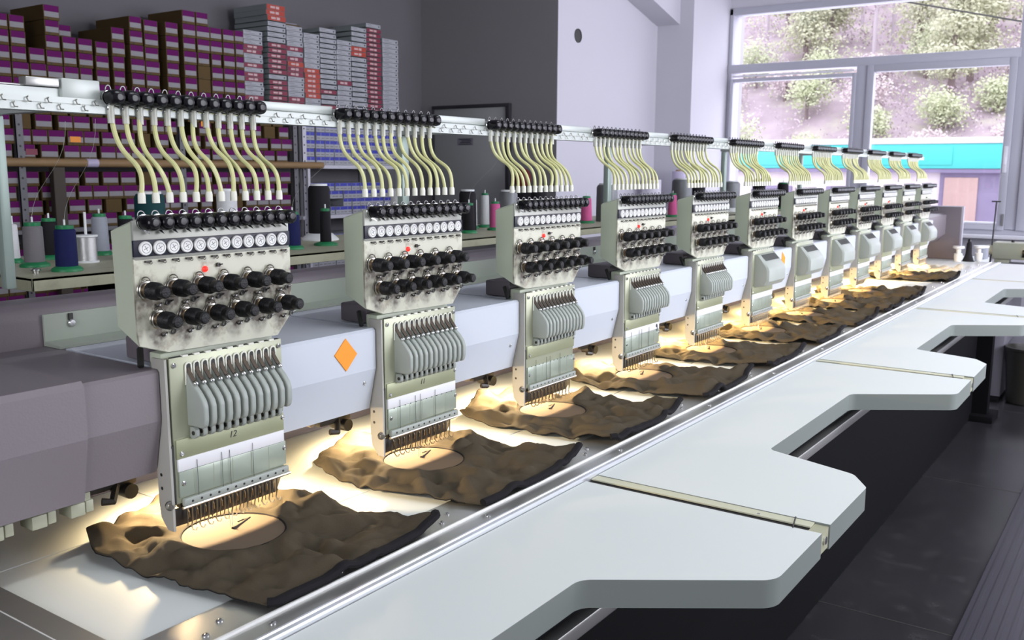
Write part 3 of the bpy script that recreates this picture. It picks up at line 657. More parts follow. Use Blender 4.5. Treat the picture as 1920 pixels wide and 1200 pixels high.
# ------------------------------------------------------------------ thread rack and cones
RZ = 1.09
rack = thing('thread_rack', 'long beige thread rack shelf behind the heads', 'rack', (0, .42, RZ))
mb = MB(); mb.box(.236, 4.75, 0, .44, -.006, 0, .001, 0, 1); mb.box(.236, 4.75, 0, .004, -.026, 0, .001, 0, 1); mb.box(.236, .240, 0, .44, -.026, 0, .001, 0, 1); mb.build('shelf', 'rack_beige', rack)
for x in (.45, 1.6, 2.8, 4.0, 4.6): MB().box(x-.02, x+.02, .10, .14, -.16, -.006).build('shelf_leg', 'frame_dark', rack)
MB().lathe((.290, .085, 0), (0, 0, 1), [(.007, 0), (.007, .004), (.010, .005), (.010, .008), (.004, .010)], 12).build('shelf_bolt', 'chrome', rack)
def cone(name, label, x, y, kind, tm, bh=.078, r0=.021, r1=.0185, base='green_plastic', cap='green_plastic', rbase=.030, cat='thread cone', up_=True, threads=0):
    t = thing(name, label, cat, (x, y, RZ), 'thread cones on the rack')
    if kind == 'cone':
        MB().lathe((0, 0, .0002), (0, 0, 1), [(rbase, 0), (rbase, .004), (rbase*.95, .006), (r0*1.05, .010), (r0*.8, .011)], 22).build('cone_base', base, t)
        MB().lathe((0, 0, .0095), (0, 0, 1), [(r0*.97, 0), (r0, .003), (r1, bh), (r1*.85, bh+.003), (r1*.6, bh+.004)], 22).build('thread', tm, t)
        if cap: MB().lathe((0, 0, .0095+bh), (0, 0, 1), [(r1*.80, 0), (r1*.84, .003), (r1*.84, .010), (r1*.4, .011)], 18).build('cone_cap', cap, t)
        MB().cyl((0, 0, .01), (0, 0, .0095+bh+.022), .0022, n=8).build('spindle', 'white_plastic', t)
    elif kind == 'spool':
        MB().lathe((0, 0, .0002), (0, 0, 1), [(r0*1.15, 0), (r0*1.15, .004), (r0*.9, .0045)], 24).build('flange', 'white_plastic', t)
        MB().cyl((0, 0, .0045), (0, 0, .0045+bh), r0, n=24).build('thread', tm, t)
        MB().lathe((0, 0, .0045+bh), (0, 0, 1), [(r0*.9, 0), (r0*1.15, .001), (r0*1.15, .005), (r0*.4, .006)], 24).build('flange', 'white_plastic', t)
        MB().cyl((0, 0, .01), (0, 0, .01+bh+.05), .0030, n=8).build('spindle', 'white_plastic', t)
    elif kind == 'king':
        if base: MB().lathe((0, 0, .0002), (0, 0, 1), [(rbase, 0), (rbase, .004), (r0*1.15, .020), (r0*.9, .021)], 24).build('cone_base', base, t)
        MB().lathe((0, 0, .020 if base else .001), (0, 0, 1), [(r0, 0), (r0*1.02, .004), (r0*1.0, bh*.93), (r0*.93, bh*.97), (r0*.86, bh)], 24).build('thread', tm, t)
        MB().cyl((0, 0, (.020 if base else .001)+bh), (0, 0, (.020 if base else .001)+bh+.006), r0*.78, n=20).build('cone_top', 'white_plastic' if cap == 'green_plastic' else cap, t)
    if threads:
        a = Vector((0, 0, bh+.03)); b = Vector((R.uniform(-.02, .05), -.15, .30))
        MB().tube(bez([a, a+Vector((.01, 0, .08)), b-Vector((0, 0, .1)), b], 10), .00035, 4).build('loose_thread', 'thread_fine', t)
cone('thread_cone', 'thin white thread cone at left end beside the rack post', .372, .744, 'cone', 'thread_white', .072, .012, .010, cap=None, rbase=.018)
cone('thread_cone', 'grey thread cone with green cap, leftmost in front row of rack', .357, .632, 'cone', 'thread_grey', .074, .0205, .0195, threads=1)
cone('thread_cone', 'black thread cone with green cap behind the blue cone', .468, .768, 'cone', 'thread_black', .074, .019, .018, rbase=.027)
cone('thread_cone', 'dark blue thread cone at front left corner of the rack', .351, .497, 'cone', 'thread_blue', .073, .0215, .0205, threads=1)
cone('thread_spool', 'silver metallic thread spool with white flanges', .474, .629, 'spool', 'thread_silver', .052, .0215, cat='thread spool')
cone('thread_cone', 'steel grey thread cone with green cap behind the silver spool', .598, .776, 'cone', 'thread_steel', .080, .020, .018, rbase=.026)
cone('thread_cone', 'black thread cone half hidden by the left side of nearest head', .580, .640, 'cone', 'thread_black', .080, .019, .017)
cone('king_spool', 'tall dark teal thread spool with white top behind nearest head', .70, .72, 'king', 'thread_teal', .145, .036, base=None, cat='thread spool')
cone('king_spool', 'tall white thread spool behind tubes of nearest head', .90, .68, 'king', 'thread_white', .150, .026, base=None, cat='thread spool')
cone('thread_cone', 'navy thread cone right of the nearest head', 1.0, .544, 'cone', 'thread_blue', .078, .0205, .019, rbase=.028, threads=1)
cone('king_spool', 'tall black thread spool on white foot between the first two heads', 1.272, .728, 'king', 'thread_black', .140, .032, rbase=.055, base='white_plastic', cat='thread spool')
cone('thread_cone', 'narrow black thread cone with wide green foot and green cap', 1.141, .568, 'cone', 'thread_black', .082, .0155, .0145, rbase=.033)
cone('king_spool', 'tall white thread spool behind the second head', 1.62, .72, 'king', 'thread_white', .140, .030, base=None, cat='thread spool')
cone('king_spool', 'tall black thread spool with white top at right of second head', 1.905, .66, 'king', 'thread_black', .135, .030, base=None, cat='thread spool')
cone('thread_cone', 'black thread cone with green foot between second and third heads', 1.801, .575, 'cone', 'thread_black', .080, .0195, .017, rbase=.028, threads=1)
cone('thread_cone', 'silver white thread cone with dark green cap behind second head gap', 2.005, .72, 'cone', 'thread_white', .092, .021, .020, rbase=.028)
cone('thread_cone', 'white thread cone behind the left pink cone', 2.10, .73, 'cone', 'thread_white', .105, .017, .015)
cone('thread_cone', 'pink thread cone left of the third head', 1.985, .60, 'cone', 'thread_pink', .080, .0195, .017, rbase=.028)
cone('king_spool', 'gunmetal thread spool behind left edge of third head', 2.15, .66, 'king', 'thread_gun', .130, .034, base=None, cat='thread spool')
cone('king_spool', 'black thread spool behind tubes of the third head', 2.45, .72, 'king', 'thread_black', .140, .034, base=None, cat='thread spool')
cone('thread_cone', 'pink thread cone between third and fourth heads', 2.585, .581, 'cone', 'thread_pink', .088, .0235, .019, rbase=.034)
cone('king_spool', 'tall gunmetal thread spool behind left edge of fourth head', 2.76, .585, 'king', 'thread_gun', .150, .044, base=None, cat='thread spool')
cone('thread_cone', 'pink thread cone at right edge of fourth head', 3.30, .54, 'cone', 'thread_pink', .088, .022, .018, rbase=.032)
cone('king_spool', 'tall gunmetal thread spool between fourth and fifth heads', 3.44, .56, 'king', 'thread_gun', .150, .048, base='white_plastic', rbase=.07, cat='thread spool')
cone('king_spool', 'black square-shouldered thread spool over the fifth head', 3.56, .53, 'king', 'thread_black', .160, .034, base=None, cap='thread_black', cat='thread spool')
cone('king_spool', 'gunmetal thread spool right of the fifth head', 4.05, .56, 'king', 'thread_gun', .135, .046, base='white_plastic', rbase=.06, cat='thread spool')
cone('king_spool', 'black thread spool left of the sixth head', 4.30, .50, 'king', 'thread_black', .165, .034, base=None, cap='thread_black', cat='thread spool')
cone('thread_cone', 'dark green capped black cone right of the sixth head', 4.60, .47, 'cone', 'thread_black', .130, .036, .030)

# ------------------------------------------------------------------ far end of the table: spools, lamp pole, sewing machine
t = thing('thread_cone', 'black thread cone standing at far table corner between white cups', 'thread cone', (5.16, -.432, TZ)); MB().lathe((0, 0, .001), (0, 0, 1), [(.035, 0), (.030, .004), (.017, .04), (.014, .10), (.008, .112)], 16).build('thread', 'thread_black', t); MB().cyl((0, 0, .11), (.004, 0, .125), .009, n=10).build('cone_tip', 'black_gloss', t)
for k, (x, y, lab) in enumerate(((5.12, -.385, 'white bobbin cup left of the far black cone'), (5.22, -.475, 'white bobbin cup right of the far black cone'))):
    t = thing('bobbin_cup', lab, 'cup', (x, y, TZ+.0005)); MB().lathe((0, 0, 0), (0, 0, 1), [(.018, 0), (.022, .02), (.022, .045), (.012, .047)], 16).build('cup_body', 'white_plastic', t); MB().lathe((0, 0, .047), (0, 0, 1), [(.012, 0), (.012, .022), (.032, .028), (.030, .040)], 16).build('cup_rim', 'white_plastic', t)
t = thing('thread_spool', 'grey spool with white lid at far table corner', 'thread spool', (5.40, -.47, TZ)); MB().cyl((0, 0, .001), (0, 0, .065), .030, n=18).build('thread', 'thread_steel', t); MB().cyl((0, 0, .065), (0, 0, .077), .033, n=18).build('lid', 'white_plastic', t)
sx = 5.62
t = thing('sewing_table', 'grey-topped sewing table beyond the embroidery machine', 'table', (6.0, -.95, FZ))
mb = MB(); mb.box(-.42, .42, -.60, .50, .82, .85, .004); mb.build('table_top', 'bench_grey', t)
mb = MB(); mb.box(-.30, .38, .36, .46, .02, .82, .003); mb.build('leg_panel', 'bench_grey', t); MB().box(-.30, .38, -.56, -.46, .02, .82, .003).build('leg_panel', 'bench_grey', t)
MB().box(-.12, .38, -.46, .36, .22, .34, .004).build('treadle_shelf', 'bench_grey', t)
for y in (.41, -.51): MB().box(-.38, .40, y-.05, y+.05, .0, .025, .003).build('foot', 'frame_dark', t)
t = thing('sewing_machine', 'beige sewing machine head at right edge near the window', 'sewing machine', (sx, -.50, .75))
mb = MB(); mb.box(.0, .16, -.48, .012, .035, .135, .008, 0); mb.box(.02, .14, -.08, .0, 0, .04, .004, 0); mb.box(.02, .14, -.48, -.34, 0, .04, .004, 0); mb.build('machine_arm', 'sewing_beige', t)
MB().box(-.01, .17, -.50, .02, .0, .012, .003).build('machine_bed', 'bench_grey', t)
MB().box(-.006, .0, -.175, -.152, .05, .095, .002).build('tension_dial', 'black_gloss', t); MB().cyl((.06, -.09, .135), (.06, -.09, .150), .009, n=10).build('oil_cap', 'black_gloss', t)
MB().cyl((.05, .012, .085), (.05, .045, .085), .030, n=16).build('hand_wheel', 'joint_beige', t)
t = thing('thread_stand', 'thin black thread stand pole with cross bar before the window', 'thread stand', (5.66, -.478, .75))
MB().cyl((0, 0, .001), (.02, -.005, .378), .0045, n=8).build('pole', 'ink', t); MB().cyl((.02, -.028, .378), (.02, .022, .378), .004, n=8).build('cross_bar', 'ink', t); MB().cyl((.01, -.03, .075), (.01, .03, .075), .004, n=8).build('cross_bar', 'ink', t); MB().cyl((0, 0, 0), (0, 0, .006), .02, n=12).build('foot', 'ink', t)
t = thing('waste_bin', 'black plastic bin on the floor at right edge', 'bin', (5.72, -.735, FZ))
mb = MB(); mb.lathe((0, 0, 0), (0, 0, 1), [(.105, 0), (.115, .01), (.135, .33), (.142, .335), (.142, .350), (.132, .350), (.128, .33), (.105, .02), (.002, .018)], 28); mb.build('bin_body', 'bin_black', t)

# ------------------------------------------------------------------ room shell
def wall(name, m, *boxes):
    mb = MB()
    for b in boxes: mb.box(*b)
    return struct(mb.build(name, m, smooth=False))
wall('floor', 'floor_dark', (-3.2, 7.5, -3.8, 3.7, FZ-.1, FZ))
mb = MB()
for x in (2.27, 3.85, 5.43): mb.box(x-.003, x+.003, -.94, 3.5, FZ-.001, FZ+.0006)
struct(mb.build('trim_1', 'gap_dark', smooth=False))
wall('ceiling', 'ceil', (-3.2, 7.6, -3.8, 3.7, 3.4, 3.5))
wall('wall_back', 'wall_grey', (-3.2, 5.05, 3.53, 3.68, FZ, 3.4))
wall('wall_left', 'wall_grey', (-3.3, -3.0, -3.8, -2.8, FZ, 3.4), (-3.3, -3.0, -.4, 3.53, FZ, 3.4), (-3.3, -3.0, -2.8, -.4, FZ, .95), (-3.3, -3.0, -2.8, -.4, 2.65, 3.4))  # unseen window opening, made up to carry the added left light
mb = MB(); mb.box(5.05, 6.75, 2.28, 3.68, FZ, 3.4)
o = struct(mb.build('wall_corner', ['wall_white', 'wall_shaded'], smooth=False))
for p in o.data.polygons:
    if p.normal.x < -.5: p.material_index = 1  # face turned from the window: its shade is put into the colour
wall('wall_end', 'wall_white', (7.365, 7.62, -3.8, 2.28, FZ, .80), (7.365, 7.62, -3.8, 2.28, 2.70, 3.4), (7.365, 7.62, -3.8, -2.62, .80, 2.70))
wall('trim_2', 'wall_white', (6.6, 7.70, 1.957, 2.30, FZ, 3.4))            # pier beside the window
mb = MB(); mb.prism([(6.6, 2.484), (3.0, 3.39), (6.6, 3.39)], 'xz', 2.078, 2.279); struct(mb.build('trim_3', 'wall_white', smooth=False))
wall('wall_right', 'wall_white', (-3.2, 7.5, -3.8, -3.6, FZ, .80), (-3.2, 7.5, -3.8, -3.6, 2.75, 3.4), (-3.2, 1.2, -3.8, -3.6, .80, 2.75), (3.5, 3.8, -3.8, -3.6, .80, 2.75), (6.2, 7.5, -3.8, -3.6, .80, 2.75))  # unseen window openings, invented to bring daylight from the right
mb = MB(); mb.box(-.5, 6.6, -2.3, -.925, FZ+.0005, FZ+.008, .002, 0, 1)
for k in range(44): mb.box(-.45, 6.55, -.955-.03*k, -.945-.03*k, FZ+.008, FZ+.0105, 0, 0)
tag(mb.build('rubber_mat', 'mat_rubber', smooth=False), 'black ribbed rubber runner mat along the floor', 'mat')
# window
win = bpy.data.objects.new('window_1', None); C.objects.link(win); struct(win); win.location = (7.365, 0, 0)
def wp(name, m, *bs, b=.006):
    mb = MB()
    for q in bs: mb.box(*q, b)
    return mb.build(name, m, win)
YL, YR, ZT, ZB = 1.955, -.43, 2.70, .80
wp('outer_frame', 'frame_pvc', (-.02, .10, YL-.035, YL, ZB, ZT), (-.02, .10, -2.62, YL, 2.640, ZT), (-.02, .10, -2.62, YL, .80, .870), (-.026, .10, -.405, -.325, .872, 2.638), (-.02, .10, -2.62, -2.56, ZB, ZT))
wp('transom', 'frame_pvc', (-.03, .10, -.34, YL, 2.150, 2.222))
wp('mullion', 'frame_pvc', (-.03, .10, .755, .845, .86, 2.155))
def sash(y0, y1, z0, z1, w=.045):
    return wp('sash', 'frame_pvc', (-.045, .02, y0, y0+w, z0, z1), (-.045, .02, y1-w, y1, z0, z1), (-.045, .02, y0+w, y1-w, z0, z0+w), (-.045, .02, y0+w, y1-w, z1-w, z1), b=.005)
s1 = sash(-.325, .757, .868, 2.152, .055); sash(-1.40, -.405, .868, 2.152, .07)
sash(.843, 1.921, .868, 2.10, .030)
wp('tilt_edge', 'sill_white', (-.05, -.02, .86, 1.90, 2.112, 2.128), b=.003)
for (y0, y1, z0, z1) in ((-.30, .72, .91, 2.11), (.86, 1.90, .89, 2.09), (-.32, 1.93, 2.215, 2.65), (-1.36, -.47, .93, 2.09), (-2.56, -1.4, .87, 2.65), (-1.4, -.40, 2.15, 2.65)): wp('pane', 'glass', (.030, .034, y0, y1, z0, z1), b=0)
wp('glazing_bead_highlight', 'sill_white', (-.052, .0, -.27, .70, .912, .926), (-.052, .0, .87, 1.89, .890, .902), b=.003)  # white beads paint the lit lower edge of the sashes
wp('handle', 'sill_white', (-.075, -.045, -.310, -.285, 1.30, 1.50), (-.10, -.075, -.305, -.290, 1.36, 1.42), b=.004)
wp('latch', 'dark_mark', (-.06, -.045, -.322, -.305, .90, .99), b=.003)
wp('window_sill', 'sill_white', (-.16, .0, -2.65, 1.955, .805, .832), b=.004)
# door on the side wall toned darker
d = bpy.data.objects.new('door_1', None); C.objects.link(d); struct(d); d.location = (5.05, 3.04, FZ)
mb = MB(); mb.box(-.035, -.002, -.37, -.335, 0, 1.865, .003); mb.box(-.035, -.002, .350, .362, 0, 1.865, .003); mb.box(-.035, -.002, -.37, .362, 1.862, 1.885, .003); mb.build('door_frame', 'door_frame', d)
MB().box(-.022, -.002, -.333, .348, .005, 1.860, .003).build('door_leaf', 'door_grey', d)
mb = MB(); mb.box(-.024, -.0215, -.03, .12, 1.585, 1.640, 0, 0)
for k in range(4): mb.box(-.0245, -.0239, -.015+.006*(k % 2), .105-.012*(k % 3), 1.592+.012*k, 1.597+.012*k, 0, 1)
mb.build('door_notice', ['bench_grey', 'frame_dark'], d); MB().cyl((-.022, -.29, 1.02), (-.07, -.29, 1.02), .012, n=10).build('door_handle', 'chrome', d)
o = MB().lathe((0, 0, 0), (0, -1, 0), [(.050, 0), (.050, .004), (.046, .004), (.044, .001), (.001, .0008)], 24).build('trim_4', 'slot_dark', None, (5.322, 2.2795, 2.264)); struct(o)
# rolls in the corner, red bundle
for k, (x, y, h, r, m, lab) in enumerate(((6.30, 2.14, 1.33, .075, 'roll_white', 'white fabric roll standing in the corner behind fourth head'), (6.48, 1.99, 1.40, .055, 'roll_lilac', 'lilac fabric roll in the corner, right of the white one'), (6.50, 1.84, 1.22, .055, 'roll_white', 'short pale roll standing nearest the window pier'))):
    t = thing('fabric_roll', lab, 'fabric roll', (x, y, FZ)); MB().cyl((0, 0, .001), (0, 0, h), r, n=24).build('roll', m, t); MB().cyl((0, 0, h), (0, 0, h+.012), r*.45, n=16).build('core', 'kraft_tube', t)
t = thing('hanging_cloth', 'dark red and black cloth hanging behind tubes of third head', 'cloth', (4.90, 2.47, FZ))
mb = MB(); mb.ball((0, 0, 1.34), .065, 10, 0, 1.2); mb.lathe((.02, 0, .55), (0, 0, 1), [(.10, 0), (.12, .3), (.14, .55), (.11, .68), (.05, .75)], 16, 1); mb.build('cloth_bundle', ['red_dark', 'hem_black'], t); MB().cyl((0, 0, 0), (.02, 0, .6), .02, n=8).build('stand_pole', 'frame_dark', t); MB().cyl((0, 0, 0), (0, 0, .02), .16, n=16).build('stand_foot', 'frame_dark', t)

# ------------------------------------------------------------------ shelves and boxes
YB = 3.15
sh = thing('storage_shelf', 'tall grey perforated shelving unit full of cartons', 'shelf', (1.4, YB, FZ))
def shelf_posts(par, xs, x0=1.4, top=1.66, m='shelf_grey'):
    for x in xs:
        mb = MB(); mb.box(x-x0-.018, x-x0+.018, -.012, -.008, 0, top-FZ, 0, 0); mb.box(x-x0-.018, x-x0-.014, -.012, .02, 0, top-FZ, 0, 0)
        for k in range(int((top-.2)/.05)): mb.cyl((x-x0, -.0118, .35+.05*k), (x-x0, -.0125, .35+.05*k), .006, n=6, mi=1)
        mb.build('shelf_post', [m, 'slot_dark'], par)
        MB().box(x-x0-.015, x-x0+.015, .34, .37, 0, top-FZ).build('shelf_post', m, par)
shelf_posts(sh, (1.10, 1.663, 2.556, 3.375)); 
for z in (1.648, 1.338, 1.004, .62, .20): MB().box(-.32, 2.02, -.014, .36, z-FZ-.022, z-FZ, .002, seg=1).build('shelf_board', 'shelf_grey', sh)
sw = thing('storage_shelf', 'white shelving unit holding blue and white boxes', 'shelf', (3.42, YB, FZ))
shelf_posts(sw, (3.45, 4.345), 3.42, 1.66, 'shelf_white')
for z in (1.648, 1.327, 1.006, .62, .2): MB().box(0, .96, -.016, .36, z-FZ-.024, z-FZ, .002, seg=1).build('shelf_board', 'shelf_white', sw)
_cm = {}
def carton_mesh(w, h, dp, plain=False, lp=.42):
    k = (round(w, 3), round(h, 3), round(dp, 2), plain)
    if k in _cm: return _cm[k]
    mb = MB(); mb.box(-w/2, w/2, 0, dp, 0, h, .0012, 0, 1)
    if not plain:
        mb.box(-w/2+.004, w/2-.004, -.0008, .001, h*.55, h*.985, 0, 1); mb.box(-w/2+.004, w/2-.004, -.0010, .001, h*.20, h*.56, 0, 2)
        mb.box(-w*.16, w*.20, -.0013, 0, h*.36, h*.40, 0, 4)
    mb.cyl((-w*.2, .001, h*.10), (-w*.2, -.0012, h*.10), h*.055, n=8, mi=3)
    _cm[k] = mb.mesh('carton', ['carton', 'label_purple', 'label_print', 'slot_dark', 'box_grey_side'], smooth=False); return _cm[k]
def put_carton(x0, x1, z, h, label, plain=False, dp=.30, dy=0, group='brown cartons with purple labels'):
    w = round((x1-x0-.002)*250)/250
    o = inst('carton', carton_mesh(w, h, dp, plain), None, ((x0+x1)/2, YB+dy, z), R.uniform(-.02, .02))
    return tag(o, label, 'carton', None if plain else group)
SKY = [(1.589, 1.655, 2.004), (1.659, 1.740, 2.004), (1.828, 1.908, 2.073), (1.911, 1.990, 1.935), (1.992, 2.069, 1.935), (2.082, 2.155, 1.930), (2.175, 2.250, 2.011), (2.278, 2.362, 2.079), (2.364, 2.450, 2.072), (2.492, 2.575, 2.077), (2.602, 2.688, 2.153), (2.692, 2.780, 2.154), (2.782, 2.862, 2.083), (2.866, 2.950, 2.085), (2.952, 3.015, 2.087)]
H0 = .0700
def side(n, tot): return '%s from the left' % orn(n)
cols = [(1.42, 1.50, 2.00), (1.505, 1.585, 2.01)]+SKY+[(1.743, 1.826, 1.865)]
cols.sort()
for ci, (x0, x1, zt) in enumerate(cols):
    nb = max(3, int(round((zt-1.650)/H0))); h = round((zt-1.650)/nb-.0012, 4)
    for k in range(nb):
        pl = (ci == 14 and k in (1, 2))
        dx = R.uniform(-.004, .004); dxx = R.choice((0, 0, .012, .018)) if x1-x0 > .075 else 0
        lab = ('plain brown carton without label, %s of two in upper pile' % ('lower' if k == 1 else 'upper')) if pl else 'brown carton with purple label, upper pile, %s column from left, %s from top' % (orn(ci+1), orn(nb-k))
        put_carton(x0+dx*.3, x1-dxx*.4, 1.6485+k*(h+.0012), h, lab, pl)
tag(inst('carton', carton_mesh(.072, .064, .25), None, (1.985, YB+.10, 1.9365)), 'small dark red carton lying on top of upper pile', 'carton')
def fill(zb, nrow, h, x0, x1, where, w=.084, skip=()):
    for r in range(nrow):
        x = x0+R.uniform(0, .02); k = 0
        while x+w < x1:
            ww = w*R.choice((.93, .98, 1.0, 1.03)); k += 1
            if not any(a < x+ww/2 < b for a, b in skip):
                pl = R.random() < .02
                put_carton(x, x+ww, zb+r*(h+.0012), h, ('plain brown carton, ' if pl else 'brown carton with purple label, ')+'%s, %s row from bottom, %s from left' % (where, orn(r+1), orn(k)), pl)
            x += ww+R.choice((.001, .001, .012, .02, .026))
fill(1.3385, 4, .0705, 1.46, 3.37, 'middle shelf', .086, ((2.54, 2.62),))
fill(1.0045, 4, .0680, 1.46, 3.37, 'lower shelf', .086)
fill(.6205, 4, .0720, 1.46, 3.37, 'bottom visible shelf', .086)
for (x, z, c, lab) in ((1.945, 1.437, 'orange', 'orange paper slip stuck on a middle shelf carton'), (1.72, 1.372, 'box_red', 'red paper slip stuck on a middle shelf carton'), (2.72, 1.545, 'orange', 'small orange slip on a carton behind the tubes')):
    tag(MB().box(x-.028, x+.028, YB-.004, YB-.0025, z-.012, z+.016).build('paper_slip', c, smooth=False), lab, 'paper slip')
def flat_mesh(w, h, kind):
    k = ('f', round(w, 3), kind)
    if k in _cm: return _cm[k]
    mb = MB(); mb.box(-w/2, w/2, .001, .30, 0, h, .001, 1, 1); mb.box(-w/2+.001, w/2-.001, 0, .0025, .001, h-.001, 0, 0)
    if kind == 'w':
        mb.cyl((w*.38, .001, h*.5), (w*.38, -.0006, h*.5), h*.2, n=8, mi=2); mb.box(-w*.42, -w*.1, -.0004, .001, h*.62, h*.72, 0, 3); mb.box(-w*.36, w*.1, -.0004, .001, h*.25, h*.32, 0, 3)
    else: mb.box(-w*.30, -w*.05, -.0004, .001, h*.3, h*.7, 0, 3); mb.box(w*.0, w*.18, -.0004, .001, h*.25, h*.75, 0, 3)
    _cm[k] = mb.mesh('flat_box', [{'w': 'box_white', 'r': 'box_red', 'o': 'box_orange'}[kind], 'box_grey_side', 'frame_dark', 'thread_grey' if kind == 'w' else 'pink_print'], smooth=False); return _cm[k]
ST = [(3.022, 3.158, 'wwwrrwwrwrrwwwrrw'), (3.205, 3.345, 'ooowwwwrrrrrrwrrrrrr'), (3.350, 3.485, 'wwwwrwrorrwwwwrrw'), (3.490, 3.618, 'wwwwwwwoooooowww'), (3.624, 3.766, 'wwwwwwwwwwwwrwwrw'), (3.771, 3.904, 'wwwwwwwwrwwwwww'), (3.909, 4.045, 'wwwwoowwwwwwwwwwww'), (4.049, 4.193, 'wrrrrrrrrrrrrrrrrrrr'), (4.203, 4.362, 'wwwwwwwwwwwwwwwww')]
ZS = [2.100, 2.269, 2.165, 2.138, 2.190, 2.129, 2.232, 2.270, 2.185]
cn = {'w': 'white', 'r': 'dark red', 'o': 'orange red'}
for si, ((x0, x1, seq), zt) in enumerate(zip(ST, ZS)):
    h = (zt-1.650)/len(seq)
    for k, ch in enumerate(seq):
        z = zt-h*(k+1); w = round((x1-x0)*100)/100
        tag(inst('flat_box', flat_mesh(w, round(h, 3)-.0008, ch), None, ((x0+x1)/2+R.uniform(-.004, .004), YB+.01, z+.0006), R.uniform(-.015, .015)), '%s flat box, %s stack from the left, %s from top' % (cn[ch], orn(si+1), orn(k+1)), 'box', 'flat boxes stacked on the shelf')
mb = MB(); mb.box(-.06, .06, 0, .22, .001, .008, 0, 0); mb.box(-.04, .05, .02, .16, .008, .02, .002, 1); tag(mb.build('folded_card', ['carton', 'bench_grey'], None, (3.415, YB+.02, 2.166)), 'crumpled brown card on third stack of flat boxes', 'card')
def blue_mesh():
    mb = MB(); w, h = .076, .050
    mb.box(-w/2, w/2, .001, .30, 0, h, .0008, 0, 1); mb.box(-w/2+.001, w/2-.001, 0, .002, h*.56, h*.98, 0, 1); mb.box(-w*.02, w*.02, -.0004, .001, h*.56, h*.98, 0, 0)
    mb.box(-w*.4, -w*.1, -.0004, .001, h*.22, h*.32, 0, 2); mb.box(w*.1, w*.4, -.0004, .001, h*.22, h*.32, 0, 2)
    return mb.mesh('blue_box', ['box_white', 'box_blue', 'thread_grey'], smooth=False)
bmsh = blue_mesh()
for zb, nr, where, drop in ((1.3275, 5, 'upper white shelf', 0), (1.0065, 4, 'lower white shelf', 1), (.6205, 5, 'bottom white shelf', 0)):
    for r in range(nr):
        for k in range(11):
            if drop and r == 3 and k > 8: continue
            if drop and r == 1 and k in (2, 3): continue
            x = 3.515+.0785*k+(.012 if k > 0 else 0); dz = .0625 if not drop else .062
            tag(inst('blue_box', bmsh, None, (x, YB+R.uniform(0, .012), zb+.001+r*.0515), R.uniform(-.02, .02)), 'blue and white box, %s, %s row from bottom, %s from left' % (where, orn(r+1), orn(k+1)), 'box', 'blue boxes on the white shelves')
t = thing('cardboard_tube', 'long brown cardboard tube lying across in front of the shelves', 'cardboard tube', (1.40, 3.11, 1.324)); MB().cyl((0, 0, 0), (2.17, 0, 0), .0205, n=20).build('tube', 'kraft_tube', t); MB().cyl((.57, 0, 0), (.63, 0, 0), .0215, n=20).build('tape', 'roll_lilac', t)
t = thing('support_post', 'dark upright post under the left half of the cardboard tube', 'post', (1.815, 3.105, FZ)); MB().box(-.030, .030, -.02, .02, 0, 1.302-FZ, .003).build('post', 'wood_dark', t)
t = thing('support_post', 'thin grey post under the right end of the cardboard tube', 'post', (3.45, 3.112, FZ)); MB().box(-.010, .010, -.010, .010, 0, 1.302-FZ, .002).build('post', 'shelf_white', t)

# ------------------------------------------------------------------ outdoors
hz = lambda x, y: FZ-.4+max(0, x-22)*.48+noise.noise(Vector((x*.08, y*.08, 0)))*2.2*min(1, max(0, (x-20)/10))+noise.noise(Vector((x*.3, y*.3, 4)))*.5*min(1, max(0, (x-20)/6))
NX, NY = 70, 80; vs = []
for a in range(NX+1):
    for b in range(NY+1):
        x = 8+110*(a/NX)**1.3; y = -40+150*b/NY
        vs.append((x, y, hz(x, y)))
mb = MB(); mb.add(vs, [(a*(NY+1)+b, (a+1)*(NY+1)+b, (a+1)*(NY+1)+b+1, a*(NY+1)+b+1) for a in range(NX) for b in range(NY)]); o = mb.build('hillside', 'hill'); o['kind'] = 'structure'
bd = thing('office_building', 'low building with turquoise fascia band seen through the window', 'building', (13.0, 3, FZ))
MB().box(0, 1.2, -9, 12, -.3, 1.45, 0).build('facade_wall', 'facade', bd)
MB().box(-.12, 1.3, -9, 12, 1.455, 1.78, .01).build('fascia', 'turquoise', bd); MB().box(-.14, 1.32, -9, 12, 1.78, 1.86, .01).build('roof_edge', 'facade', bd)
MB().box(-.10, .02, -9, 12, 1.40, 1.452, 0).build('gutter', 'facade_lilac', bd)
mb = MB(); mb.box(-.03, 0, -3.2, -1.80, -.3, 1.40); mb.build('dark_bay', 'facade_lilac', bd); MB().box(-.06, -.03, -2.27, -1.86, -.1, 1.34, .01).build('door', 'door_brown', bd)
mb = MB(); mb.box(-.135, -.12, -1.95, 2.0, 1.50, 1.74, .005); mb.build('fascia_panel', 'turquoise', bd)
for y in (-.9, .2, 1.4): MB().box(-.05, -.0, y, y+.6, .6, 1.2, .01).build('window', 'facade_lilac', bd)
def leaf_cloud(mb, c, rx, rz, n, s, rg, mi=0):
    for _ in range(n):
        u = rg.uniform(0, 2*PI); w = rg.uniform(-1, 1); q = rg.random()**.5
        p = Vector((c[0]+rx*q*math.sqrt(1-w*w)*math.cos(u), c[1]+rx*q*math.sqrt(1-w*w)*math.sin(u), c[2]+rz*q*w))
        a = Vector((rg.gauss(0, 1), rg.gauss(0, 1), rg.gauss(0, 1))).normalized()*s; b = a.orthogonal().normalized()*s*.7
        mb.add([p-a-b, p+a-b, p+a+b, p-a+b], [(0, 1, 2, 3)], mi)
ro = random.Random(11); pn = bn = sn = 0
def cam_y(px, x):                      # horizontal place on the hill, in terms of the view through the window
    return -1.337+(x+.691)*px
spots = []
def free(x, y, d): return all((x-q[0])**2+(y-q[1])**2 > d*d for q in spots)
